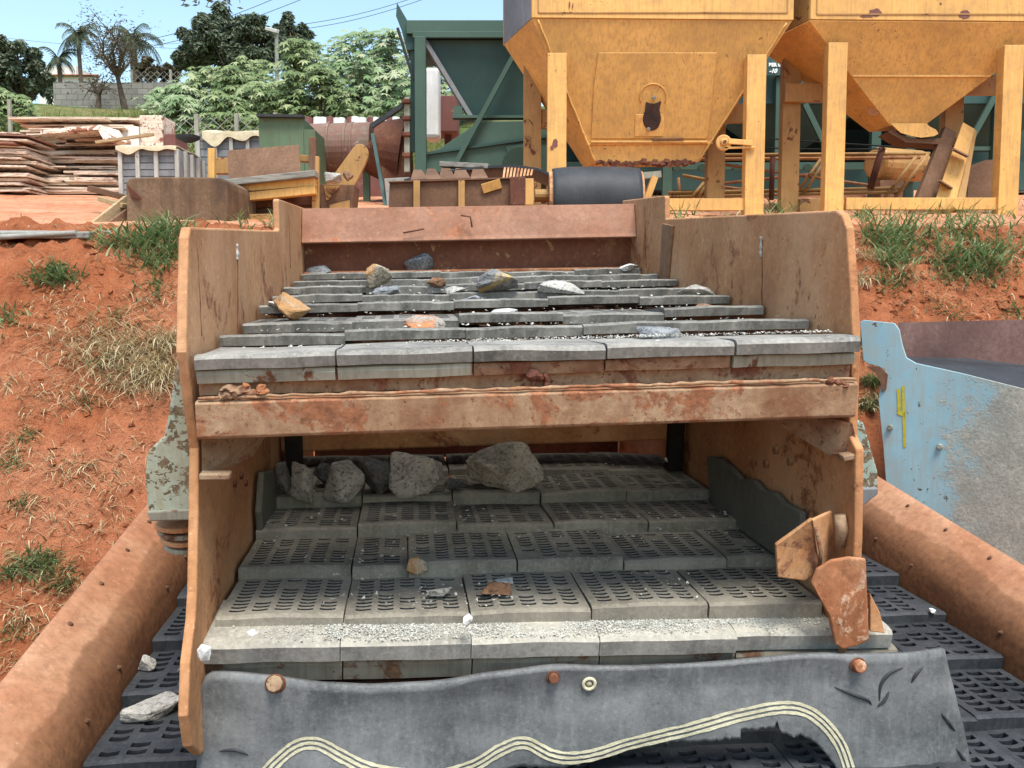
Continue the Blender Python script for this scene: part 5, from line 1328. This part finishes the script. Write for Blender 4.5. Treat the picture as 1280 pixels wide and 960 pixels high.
def boards(x0, x1, ytop, ybot, Y, dep, label, group, sag=0, jit=10):
    zb = at(100, ybot, Y).z; zt = at(100, ytop, Y).z; z = zb; cnt = 0
    while z < zt:
        th = r.choice((.018, .022, .026, .03, .038)); n_ = 1 if r.random() < .55 else 2
        for q_ in range(n_):
            xa = x0 + r.uniform(-jit, jit) + (q_ * (x1 - x0) * .5 if n_ == 2 else 0); xb = (x1 if n_ == 1 or q_ else x0 + (x1 - x0) * .48) + r.uniform(-jit, jit)
            if r.random() < .25: xb -= (x1 - x0) * .25 * r.random()
            A, B = at(xa, 240, Y), at(xb, 240, Y)
            o = bpy.data.objects.new('stacked_board', r.choice(bm_v)); C.objects.link(o)
            o.scale = (B.x - A.x, dep * r.uniform(.8, 1), th); o.location = ((A.x + B.x) / 2, Y + r.uniform(-.12, .12), z)
            o.rotation_euler = (r.uniform(-.03, .03), r.gauss(0, .008) + sag * (z - zb), r.uniform(-.05, .05))
            tag(o, label, 'board', group)
        z += th + (r.choice((.004, .01, .02, .05)) if r.random() < .6 else 0)
boards(30, 152, 218, 243, 12.6, .9, 'paint worn cream or red board in the long low stack', 'boards in the long low stack', jit=8)
boards(34, 150, 196, 217, 12.75, .9, 'paint worn cream or red board in the long low stack', 'boards in the long low stack', jit=8)
boards(30, 155, 158, 192, 13.1, 1.0, 'paint worn board in the upper layers of the long stack', 'boards in the upper stack', jit=14)
boards(22, 172, 142, 156, 13.6, 1.0, 'paint worn cream board laid on the very top of the stack', 'boards on the stack top', jit=12)
boards(-60, 34, 166, 241, 12.1, .8, 'dark warped board in the near stack at the left edge', 'boards in the left edge stack', sag=.05, jit=9)
# bent sheet folded over the stack and one long pole
m = MB(); P5 = [(50, 162), (126, 157), (137, 172), (60, 176)]; o_ = at(90, 166, 12.4)
m.prism([at(50, 163, 12.5) - o_, at(125, 156, 12.5) - o_, at(136, 172, 12.2) - o_, at(130, 176, 12.2) - o_, at(122, 162, 12.45) - o_, at(50, 168, 12.5) - o_], V((0, .6, .05)))
o = m.build('bent_panel', M['board'], bevel=.004, loc=o_); tag(o, 'bent cream panel folded over the front of the board stack', 'panel')
pa, pb = at(120, 178, 12.0), at(192, 168, 12.0); m = MB(); m.beam(V((0, 0, 0)), pb - pa, .05, .035); o = m.build('pole', M['wood_tan'], loc=pa); tag(o, 'thin pale pole sticking out to the right of the board stack', 'pole')
for x0, x1, y0, y1, mat, lab in ((145, 172, 157, 172, 'white_paint', 'white block with brown drips beside the board stack'), (172, 202, 143, 178, 'board', 'tall cream and red block right of the white one'), (203, 218, 166, 180, 'maroon', 'small maroon block right of the tall cream one')):
    a, b = at(x0, y0, 13.2), at(x1, y1, 13.2); m = MB(); g_ = gz(a.x, 13.2) - .05
    m.box(((a.x + b.x) / 2, 13.5, (a.z + g_) / 2), (b.x - a.x, .5, a.z - g_)); o = m.build('painted_block', M[mat], bevel=.015); tag(o, lab, 'block')
for i in range(14):
    x = 386 + i * 8.5 + r.uniform(-2, 2); p = at(x, 153 + r.uniform(-1, 1), 12.8)
    m = MB(); m.tube([V((0, 0, -.06)), V((0, .02, .06))], r.uniform(.05, .075), 10); o = m.build('white_bucket', M['white_paint' if i % 3 else 'maroon'], bevel=.006, loc=p); tag(o, 'small pale or maroon can in the row above the rusty drum', 'can', 'cans in a row above the drum')
m = MB(); p0, p1 = at(380, 158, 12.7), at(505, 157, 12.7); m.box(((p0.x + p1.x) / 2, 12.9, (p0.z + gz(p0.x, 12.8)) / 2), (p1.x - p0.x, .5, p0.z - gz(p0.x, 12.8))); o = m.build('steel_bench', M['maroon'], bevel=.01); tag(o, 'maroon steel bench carrying the row of cans', 'bench')

# ------------------------------------------------------------------ grass on the bank
def blade(m, p, d, L, w, droop, r, seg=3):
    up = V((0, 0, 1)); side = d.cross(up)
    if side.length < .01: side = V((1, 0, 0))
    side.normalize(); a = r.uniform(0, pi); side = side * cos(a) + d * sin(a) * .5
    q_ = V(p); dirv = (up + d * r.uniform(.2, .9)).normalized()
    o = len(m.v)
    for k in range(seg + 1):
        ww = w * (1 - k / seg) ** .7
        m.v.append(tuple(q_ - side * ww)); m.v.append(tuple(q_ + side * ww))
        dirv = (dirv + V((0, 0, -droop)) + d * .12).normalized(); q_ = q_ + dirv * (L / seg)
    for k in range(seg):
        a = o + 2 * k; m.f.append([a, a + 1, a + 3, a + 2]); m.mi.append(m.cur)
def tuft(m, px, py, rad, n, L, w, droop, r, ry=None):
    for _ in range(n):
        x, y = px + r.gauss(0, rad), py + r.gauss(0, ry or rad * .6)
        p = gnd(x, y)
        if p is None or p.y > 20: continue
        a = r.uniform(0, 2 * pi); d = V((cos(a), sin(a) - .35, 0)).normalized()
        blade(m, p - V((0, 0, .01)), d, L * r.uniform(.5, 1.25), w * r.uniform(.6, 1.2), droop * r.uniform(.5, 1.4), r)
r = random.Random(55)
m = MB()
G = [(1110, 300, 28, 260, .24), (1120, 325, 18, 160, .2), (1200, 285, 28, 140, .22), (1195, 330, 32, 240, .2), (1240, 320, 28, 220, .2), (1235, 345, 22, 130, .17), (1120, 352, 18, 90, .14), (1160, 270, 60, 220, .26), (1250, 275, 30, 90, .22), (1080, 272, 10, 60, .24),
     (180, 308, 30, 260, .24), (210, 292, 20, 150, .28), (130, 302, 16, 80, .18), (195, 332, 16, 90, .15), (215, 322, 12, 60, .16),
     (70, 345, 18, 170, .16), (85, 352, 14, 60, .14), (45, 352, 10, 40, .13), (195, 362, 14, 60, .12), (10, 400, 16, 60, .13),
     (50, 705, 20, 180, .11), (75, 728, 18, 110, .1), (20, 720, 16, 90, .1), (30, 630, 12, 50, .09), (12, 580, 14, 60, .1), (35, 545, 12, 40, .09), (110, 505, 10, 30, .09), (20, 790, 14, 60, .08), (130, 455, 14, 50, .1), (150, 395, 20, 40, .1),
     (840, 270, 25, 70, .26), (975, 265, 14, 60, .3), (900, 270, 30, 40, .26), (1090, 480, 8, 90, .13), (1075, 430, 6, 60, .13), (1085, 510, 8, 70, .12), (1190, 395, 12, 30, .14), (1270, 390, 14, 40, .14), (300, 275, 20, 60, .22), (345, 278, 14, 40, .22)]
for x, y, rad, n, L in G: tuft(m, x, y, rad * (.8 if y > 400 else .72), int(n * (2.2 if y > 400 else 1.5)), L * (1.15 if y > 400 else .85), .006 if y > 400 else .0105, .3, r)
tag(m.build('green_grass', M['lf_grass'], fixn=False), 'tufts of green grass growing on the red bank', 'grass', kind='stuff')
m = MB()
D = [(150, 430, 40, 420, .24), (185, 445, 26, 420, .24), (120, 470, 34, 220, .2), (200, 470, 14, 260, .24), (95, 430, 26, 150, .2), (170, 480, 20, 200, .2), (60, 400, 30, 90, .15), (215, 425, 9, 160, .22),
     (90, 585, 22, 120, .14), (20, 560, 20, 90, .14), (130, 600, 20, 60, .13), (60, 640, 24, 110, .13), (120, 660, 26, 70, .12), (90, 740, 24, 110, .11), (20, 690, 20, 70, .1), (30, 770, 20, 90, .1), (140, 640, 12, 40, .12), (60, 500, 24, 70, .14), (180, 560, 18, 40, .13), (15, 480, 14, 50, .14), (15, 830, 12, 60, .08),
     (70, 372, 30, 70, .13), (200, 372, 14, 70, .15), (160, 345, 40, 50, .12), (1090, 440, 8, 130, .15), (1088, 500, 8, 120, .13), (1075, 350, 8, 110, .16), (1080, 320, 8, 60, .16), (1130, 335, 30, 90, .15), (1200, 360, 30, 100, .14), (1240, 385, 30, 90, .13), (1150, 385, 26, 60, .12), (1260, 300, 26, 60, .17), (1150, 300, 40, 90, .17), (40, 302, 40, 60, .12)]
for x, y, rad, n, L in D: tuft(m, x, y, rad, int(n * 1.7), L, .0048, .55, r)
for _ in range(900): tuft(m, r.uniform(0, 240), r.uniform(310, 830), 3, 2, .12, .0028, .6, r)
tag(m.build('dry_grass', M['lf_dry'], fixn=False), 'straw coloured dry grass hanging over the red bank', 'dry grass', kind='stuff')
# clods of earth
m = MB()
for _ in range(900):
    x, y = r.choice(((r.uniform(0, 235), r.uniform(300, 840)), (r.uniform(1060, 1280), r.uniform(290, 400))))
    p = gnd(x, y)
    if p is None: continue
    s_ = r.choice((.008, .012, .016, .03))
    bmv = [V((r.gauss(0, 1), r.gauss(0, 1), r.gauss(0, 1))).normalized() * s_ * r.uniform(.7, 1.2) for _ in range(8)]
    t_ = bmesh.new()
    for v in bmv: t_.verts.new(v + p)
    bmesh.ops.convex_hull(t_, input=t_.verts); t_.verts.ensure_lookup_table(); t_.verts.index_update()
    m.add([v.co.copy() for v in t_.verts], [[v.index for v in f.verts] for f in t_.faces]); t_.free()
tag(m.build('earth_clods', M['red_earth']), 'loose clods of red earth on the bank', 'earth', kind='stuff')

# ------------------------------------------------------------------ hillside plants
def star_leaf(m, p, n, s_, r):
    """palmate leaf of seven lobes"""
    n = n.normalized(); x = n.orthogonal().normalized(); y = n.cross(x); a0 = r.uniform(0, 6.28)
    o = len(m.v); m.v.append(tuple(p)); k = 14
    for i in range(k):
        a = a0 + 2 * pi * i / k * .93; rr = s_ * ((1.0 if 4 < i < 10 else .8) if i % 2 == 0 else .42)
        q_ = p + (x * cos(a) + y * sin(a)) * rr - V((0, 0, 1)) * (rr * rr / s_ * .35)
        m.v.append(tuple(q_))
    for i in range(k - 1): m.f.append([o, o + 1 + i, o + 2 + i]); m.mi.append(m.cur)
def bush(px, Y, ytop, wpx, nleaf, mat, label, seed, group='castor bushes on the hillside', s_=.175):
    r = random.Random(seed); c = at(px, 200, Y); gx, gy = c.x, Y; g0 = gz(gx, gy); top_ = at(px, ytop, Y).z; h = max(.8, top_ - g0); wd = wpx / F * Y / 2
    o = empty('castor_bush', (gx, gy, g0), 0, label, 'bush', group)
    m = MB(); tips = []
    for i in range(7):
        a = r.uniform(0, 6.28); rr = wd * r.uniform(.1, .8); e = V((cos(a) * rr, sin(a) * rr, h * r.uniform(.6, .98)))
        m.tube([V((r.uniform(-.1, .1), r.uniform(-.1, .1), -.1)), e * .5 + V((0, 0, h * .1)), e], [.04, .03, .012], 5); tips.append(e)
    m.build('stem', M['bark'], o)
    m = MB()
    for i in range(int(nleaf * 2.3)):
        e = r.choice(tips)
        while True:
            d = V((r.uniform(-1, 1), r.uniform(-1, 1), r.uniform(-1, 1)))
            if d.length < 1: break
        p = e + V((d.x * wd * .45, d.y * wd * .45, d.z * h * .3))
        if r.random() < .4: p = V((r.uniform(-1, 1) * wd, r.uniform(-1, 1) * wd, h * r.uniform(.05, .7)))
        p.z = max(.1, min(h * (1 - .25 * (p.x / wd) ** 2) + .1 * h * noise.noise(p * 1.5), p.z))
        star_leaf(m, p, V((d.x * .5, d.y * .5 - .55, 1)), s_ * r.uniform(.6, 1.25), r)
    m.build('foliage', M[mat], o, fixn=False)
    return o
BL = [(222, 25, 108, 60, 170, 'pale'), (262, 26, 88, 80, 240, ''), (300, 24, 92, 80, 260, ''), (240, 21, 128, 70, 200, 'pale'), (290, 20, 120, 80, 240, ''), (330, 26, 72, 90, 280, ''), (345, 21, 104, 90, 260, ''), (375, 25, 62, 90, 280, ''), (400, 21, 90, 90, 280, ''), (415, 27, 46, 90, 300, ''), (455, 26, 42, 90, 320, 'pale'), (450, 22, 78, 80, 280, 'pale'), (490, 25, 44, 80, 300, 'pale'), (495, 21, 90, 70, 240, 'pale'), (530, 24, 60, 80, 220, ''), (15, 24, 116, 60, 150, ''), (-10, 26, 108, 60, 140, ''), (205, 29, 118, 50, 120, 'pale'), (570, 26, 60, 90, 220, '')]
for i, (x, Y, yt, w, n, k) in enumerate(BL):
    bush(x, Y, yt, w, n, 'lf_castor_pale' if k else 'lf_castor', 'broad leaved green bush in the thicket covering the hillside' if 200 < x else 'broad leaved bush at the left edge above the boards', 400 + i, 'castor bushes on the hillside' if x > 200 else 'bushes at the left edge')
# seed spikes on the tallest bushes are part of the weed layer
m = MB(); r = random.Random(8)
def weed(px, Y, n, L, spread, w=.015):
    for _ in range(n):
        x = px + r.gauss(0, spread); y_ = Y + r.gauss(0, 1.0); c = at(x, 200, y_); p = V((c.x, y_, gz(c.x, y_) - .05)); a = r.uniform(0, 6.28)
        blade(m, p, V((cos(a), sin(a), 0)), L * r.uniform(.5, 1.3), w * r.uniform(.6, 1.3), .16, r)
for x, Y, n, L, s_ in ((170, 24, 900, .8, 40), (120, 26, 700, .6, 40), (60, 25, 500, .6, 40), (200, 20, 500, .9, 30), (330, 18.5, 900, 1.0, 50), (430, 18, 1200, 1.2, 40), (490, 18, 900, 1.3, 30), (250, 18.5, 700, 1.0, 40), (560, 19, 400, 1.2, 30), (20, 22, 300, .6, 30), (400, 20, 600, 1.4, 60)): weed(x, Y, n, L, s_)
tag(m.build('tall_weeds', M['lf_weed'], fixn=False), 'tall pale weeds covering the foot of the hillside', 'weeds', kind='stuff')

def tree(px, Y, ybase, crown, nleaf, mat, nm, label, seed, lf=.2, trunk=.16, group=None):
    """crown is a list of (px, py, radius px) clumps"""
    r = random.Random(seed); b = at(px, ybase, Y); g0 = gz(b.x, Y) - .2
    o = empty(nm, (b.x, Y, g0), 0, label, 'tree', group); L = V(o.location)
    cl = [(at(x, y, Y + r.uniform(-1.5, 1.5)) - L, rr / F * Y) for x, y, rr in crown]
    m = MB(); fork = V((0, 0, max(.6, min(c.z for c, _ in cl) * .55)))
    m.tube([V((0, 0, 0)), fork * .6 + V((.1, 0, 0)), fork], [trunk, trunk * .85, trunk * .7], 8)
    for c, rr in cl: m.tube([fork - V((0, 0, .2)), fork.lerp(c, .5) + V((r.uniform(-.3, .3), 0, r.uniform(0, .3))), c], [trunk * .55, trunk * .35, trunk * .1], 6)
    m.build('trunk', M['bark'], o, smooth=True)
    m = MB(); tot = sum(rr ** 2 for _, rr in cl)
    for c, rr in cl:
        subs = [(c + V((r.gauss(0, 1), r.gauss(0, 1), r.gauss(0, .8))).normalized() * rr * r.uniform(.5, 1), rr * r.uniform(.25, .45)) for _ in range(9)] + [(c, rr * .55)]
        for _ in range(int(nleaf * rr ** 2 / tot)):
            sc, sr = r.choice(subs); d = V((r.gauss(0, 1), r.gauss(0, 1), r.gauss(0, 1))).normalized() * sr * r.random() ** .4
            p = sc + d; n_ = (d + V((r.uniform(-1, 1), r.uniform(-1, 1), r.uniform(.2, 1.6))) * sr).normalized(); x = n_.orthogonal().normalized(); y = n_.cross(x)
            a = r.uniform(0, 6.28); x, y = x * cos(a) + y * sin(a), y * cos(a) - x * sin(a); s_ = lf * r.uniform(.5, 1.2)
            m.add([p - x * s_, p - y * s_ * .4, p + x * s_ - V((0, 0, s_ * .3)), p + y * s_ * .4], [(0, 1, 2, 3)])
    m.build('crown', M[mat], o, fixn=False); return o
tree(300, 46, 105, [(262, 45, 26), (290, 40, 30), (240, 62, 22), (320, 50, 28), (280, 70, 32), (235, 78, 18), (340, 68, 24), (265, 25, 14), (318, 30, 14), (310, 78, 26), (255, 88, 18)], 20000, 'lf_dark', 'broadleaf_tree', 'large dark green tree on the skyline right of the palms', 1)
tree(365, 48, 90, [(362, 40, 20), (378, 48, 16), (350, 55, 18), (370, 60, 18), (385, 62, 10), (360, 28, 8)], 9000, 'lf_dark', 'broadleaf_tree', 'smaller dark tree right behind the street lamp', 2)
tree(30, 36, 128, [(10, 75, 22), (35, 78, 22), (50, 95, 18), (10, 105, 24), (35, 110, 20), (20, 60, 10), (-15, 90, 24), (60, 112, 10)], 9000, 'lf_dark', 'broadleaf_tree', 'dark bushy tree at the left edge of the photo', 3, lf=.16)
tree(72, 35, 132, [(66, 118, 9), (75, 122, 8)], 400, 'lf_dark', 'shrub', 'small dark shrub at the left end of the block wall', 4, lf=.15, trunk=.05)
tree(195, 40, 110, [(190, 88, 14), (205, 90, 12), (178, 92, 10), (215, 96, 8)], 1400, 'lf_brown', 'shrub', 'brownish shrub below the big tree, right of the palms', 5, lf=.2, trunk=.06)
# bare, thin crowned tree in front of the wall
def thin_tree(px, Y, ybase, tips, label, seed, nleaf=500):
    r = random.Random(seed); b = at(px, ybase, Y); o = empty('thin_tree', (b.x, Y, gz(b.x, Y) - .2), 0, label, 'tree'); L = V(o.location)
    m = MB(); f1 = at(tips[0][0], tips[0][1], Y) - L; pts_ = []
    m.tube([V((0, 0, 0)), f1 * .5, f1], [.14, .1, .07], 7)
    for x, y in tips[1:]:
        e = at(x, y, Y + r.uniform(-1, 1)) - L; mid_ = f1.lerp(e, .5) + V((r.uniform(-.3, .3), 0, .1)); m.tube([f1, mid_, e], [.06, .04, .015], 5)
        for _ in range(5):
            e2 = e + V((r.uniform(-.7, .7), r.uniform(-.5, .5), r.uniform(-.5, .6))); m.tube([mid_.lerp(e, r.random()), e2], [.02, .008], 4); pts_.append(e2)
        pts_.append(e)
    m.build('trunk', M['bark'], o)
    m = MB()
    for _ in range(nleaf * 2):
        p = r.choice(pts_) + V((r.gauss(0, .2), r.gauss(0, .25), r.gauss(0, .25) - .08)); a = r.uniform(0, 6.28); s_ = .075 * r.uniform(.5, 1.2); x = V((cos(a), sin(a), r.uniform(-.6, .2))); y = x.cross(V((r.uniform(-1, 1), 0, 1))).normalized()
        m.add([p - x * s_, p - y * s_ * .35, p + x * s_, p + y * s_ * .35], [(0, 1, 2, 3)])
    m.build('crown', M['lf_brown'], o, fixn=False)
thin_tree(158, 31, 123, [(147, 96), (135, 78), (122, 55), (130, 45), (148, 50), (138, 38), (158, 58), (150, 40), (165, 72), (118, 68), (155, 80), (142, 62)], 'leaning thin tree with sparse brown leaves in front of the block wall', 5, 900)
thin_tree(122, 31, 130, [(124, 118), (115, 108), (130, 106), (138, 112), (110, 114), (122, 100)], 'low bare shrub against the block wall', 6, 90)
def palm(px, Y, ytop, frond, label, seed, n=16, ybase=105, trunk=.11):
    r = random.Random(seed); t_ = at(px, ytop, Y); o = empty('palm_tree', (t_.x + .2, Y, gz(t_.x, Y) - .2), 0, label, 'palm', 'palms on the skyline'); L = V(o.location); t_ = t_ - L
    m = MB(); m.tube([V((0, 0, 0)), V((t_.x * .4, 0, t_.z * .5)), t_], [trunk * 1.2, trunk, trunk * .9], 8); m.build('trunk', M['bark'], o, smooth=True)
    m = MB()
    for i in range(n):
        a = i * 2.4; el = r.uniform(-.3, 1.2); d = V((cos(a) * cos(el), sin(a) * cos(el), sin(el))); p = t_.copy(); ln = frond * r.uniform(.8, 1.15)
        pts_ = [p.copy()]
        for k in range(9):
            p = p + d * ln / 9; d = (d + V((0, 0, -.24))).normalized(); pts_.append(p.copy())
        for k in range(1, 10):
            dd = (pts_[k] - pts_[k - 1]).normalized(); sd = dd.cross(V((0, 0, 1))); sd = sd.normalized() if sd.length > .05 else V((1, 0, 0))
            for s_ in (-1, 1):
                for h_ in (0, .5):
                    b = pts_[k - 1].lerp(pts_[k], h_); e = b + sd * s_ * frond * .24 * (1 - (k / 11) ** 2) + dd * .15 - V((0, 0, frond * .12 + .1 * r.random()))
                    m.add([b - dd * .035, b + dd * .035, e], [(0, 1, 2)])
        m.tube(pts_, [.03 * (1 - k / 11) for k in range(10)], 4)
    m.build('crown', M['lf_palm'], o, fixn=False)
palm(97, 46, 44, 1.45, 'tall slender palm standing alone on the skyline', 1, 20)
palm(73, 46, 75, 1.2, 'short palm left of the tall slender one', 2, 14)
palm(165, 44, 50, 1.9, 'shaggy brownish palm behind the thin leaning tree', 3, 24, trunk=.2)

# ------------------------------------------------------------------ wall, fences, house, lamp, wires
YW = 33
a, b = at(68, 104, YW), at(250, 100, YW)
m = MB(); L = (a + b) / 2; L.z = gz(L.x, YW) - .3
h = a.z - L.z
m.box((0, 0, h / 2), (b.x - a.x, .2, h)); o = m.build('block_wall', M['blockwork'], loc=L); tag(o, 'grey concrete block wall running along the top of the slope', 'wall')
def fence(x0, y0, x1, y1, Y0, Y1, hh, npost, label, nm='chain_link_fence', wire=.009):
    A, B = at(x0, y0, Y0), at(x1, y1, Y1); o = empty(nm, A, 0, label, 'fence'); m = MB(); d = B - A; n = int(d.length / .22)
    U = V((0, 0, hh))
    for i in range(n):
        for s_ in (0, 1):
            p = A + d * (i / n); e = A + d * ((i + hh / .22) / n)
            if (e - A).length > d.length * 1.02: continue
            p1, p2 = (p, e + U) if s_ == 0 else (p + U, e)
            m.beam(p1 - A, p2 - A, wire, wire)
    m.build('wire_netting', M['mesh_wire'], o)
    for i in range(npost):
        p = d * (i / max(1, npost - 1)); m = MB(); m.beam(p + V((0, 0, hh + .06)), p + V((0, 0, -.8)), .07, .07, (0, 1, 0)); m.build('post', M['lip_paint'], o)
fence(165, 104, 262, 104, YW, YW, .42, 3, 'short chain link fence standing on top of the block wall')
fence(195, 186, 345, 181, 16.6, 17.4, .55, 4, 'chain link fence with pale posts at the foot of the bushes')
m = MB(); m.beam((0, 0, 0), (0, 0, .55), .05, .05, (0, 1, 0)); o = m.build('fence_post', M['lip_paint'], loc=at(13, 160, 14.5) - V((0, 0, .1))); tag(o, 'lone pale post behind the left stack of boards', 'post')
hs = empty('white_house', at(80, 120, 62), 0, 'white house with a red tiled roof behind the trees at left', 'house'); L = V(hs.location)
m = MB(); p0, p1 = at(48, 96, 62) - L, at(118, 96, 62) - L; f = [V((p0.x, 0, -3)), V((p1.x, 0, -3)), V((p1.x, 5, -3)), V((p0.x, 5, -3))]; m.hexa(f, [V((v.x, v.y, p0.z)) for v in f]); m.build('wall', M['house_wall'], hs)
p2 = at(58, 82, 62) - L
m = MB(); f = [V((p0.x, 0, p0.z + .01)), V((p0.x + 2.6, 0, p0.z + .01)), V((p0.x + 2.6, 5, p0.z + .01)), V((p0.x, 5, p0.z + .01))]; m.hexa(f, [V((v.x, v.y, p2.z)) for v in f]); m.build('upper_wall', M['house_wall'], hs)
m = MB(); m.prism([V((p0.x - .4, -.4, p0.z + .02)), V((p1.x + .4, -.4, p0.z + .02)), V((p1.x - 1, 2.5, p0.z + .55)), V((p0.x + 3, 2.5, p0.z + .55))], V((0, .15, .1))); m.build('roof', M['roof_tile'], hs)
for i in range(3):
    m = MB(); m.box((p0.x + 1.0 + i * 1.1, -.02, p0.z - .7), (.6, .05, .7)); m.build('window', M['wire'], hs)
lmp = empty('street_lamp', at(346, 70, 38), 0, 'grey street lamp post rising from the bushes before the dark trees', 'street lamp'); L = V(lmp.location)
p = at(346, 40, 38) - L; m = MB(); m.tube([V((0, 0, gz(L.x, 38) - L.z)), V((0, 0, p.z))], [.1, .08], 8); m.build('post', M['concrete'], lmp)
m = MB(); m.box((-.15, -.1, p.z + .05), (.5, .35, .14), (.25, .25, 0)); m.build('lamp_head', M['white_paint'], lmp, bevel=.02)
for i, (pa, pb, Y) in enumerate([((120, 62), (372, -14), 40), ((120, 70), (390, -6), 40), ((330, 36), (560, -18), 44), ((330, 42), (560, -12), 44), ((-20, 44), (225, 54), 52), ((120, 54), (420, 56), 52)]):
    A, B = at(*pa, Y), at(*pb, Y + (8 if i in (4, 5) else 0)); m = MB(); m.tube([A.lerp(B, k / 16) - V((0, 0, .35 * sin(pi * k / 16))) - A for k in range(17)], .013 if i < 4 else .01, 5); o = m.build('power_line', M['wire'], loc=A)
    tag(o, 'thin overhead wire crossing the sky above the trees', 'wire', 'overhead wires')
# twigs of a tree overhanging from above
tw = empty('overhanging_branch', at(270, -30, 9), 0, 'leafy twigs hanging into the top of the photo over the dark tree', 'branch'); L = V(tw.location); r = random.Random(6)
m = MB(); mf = MB()
for bx, by, ex, ey in ((250, -40, 228, 6), (270, -30, 258, 8), (275, -30, 282, 5), (290, -40, 300, 4), (262, -40, 244, 4)):
    A, B = at(bx, by, 9) - L, at(ex, ey, 9) - L; m.tube([A, A.lerp(B, .5) + V((.02, 0, 0)), B], [.01, .006, .003], 5)
    for _ in range(22):
        p = A.lerp(B, r.uniform(.3, 1)) + V((r.gauss(0, .02), r.gauss(0, .03), r.gauss(0, .02))); a = r.uniform(0, 6.28); x = V((cos(a), sin(a), r.uniform(-.8, .2))) * .035; y = x.cross(V((.3, 1, .4))).normalized() * .01
        mf.add([p - x, p - y, p + x, p + y], [(0, 1, 2, 3)])
m.tube([at(200, -40, 9) - L, at(320, -45, 9) - L], .02, 6)
m.build('twig', M['bark'], tw); mf.build('leaves', M['lf_dark'], tw, fixn=False)

# ------------------------------------------------------------------ light, sky
SUN_EL, SUN_AZ = radians(65), radians(160)     # azimuth from +Y clockwise: behind the camera, to the right
world = bpy.data.worlds.new("World"); S.world = world; world.use_nodes = True
nt = world.node_tree; bg = nt.nodes['Background']
sky = nt.nodes.new('ShaderNodeTexSky'); sky.sky_type = 'NISHITA'; sky.sun_disc = False
sky.sun_elevation = SUN_EL; sky.sun_rotation = SUN_AZ; sky.air_density = 1.2; sky.dust_density = 1.4; sky.ozone_density = 1.0
tint = nt.nodes.new('ShaderNodeMix'); tint.data_type = 'RGBA'; tint.blend_type = 'MULTIPLY'; tint.inputs[0].default_value = 1; tint.inputs[7].default_value = (1.0, 1.035, .95, 1)
nt.links.new(sky.outputs[0], tint.inputs[6]); nt.links.new(tint.outputs[2], bg.inputs[0]); bg.inputs[1].default_value = .15
sd = bpy.data.lights.new('sun', 'SUN'); sd.energy = 2.6; sd.angle = radians(22); sd.color = (1, .95, .87)
sun = bpy.data.objects.new('sun', sd); C.objects.link(sun)
dirn = V((sin(SUN_AZ) * cos(SUN_EL), cos(SUN_AZ) * cos(SUN_EL), sin(SUN_EL)))
sun.rotation_euler = dirn.to_track_quat('Z', 'Y').to_euler()
sun.location = dirn * 30
S.view_settings.view_transform = 'Standard'; S.view_settings.look = 'None'; S.view_settings.gamma = 1; S.view_settings.use_curve_mapping = False
S.view_settings.exposure = .98
S.render.engine = 'CYCLES'
S.cycles.max_bounces = 6
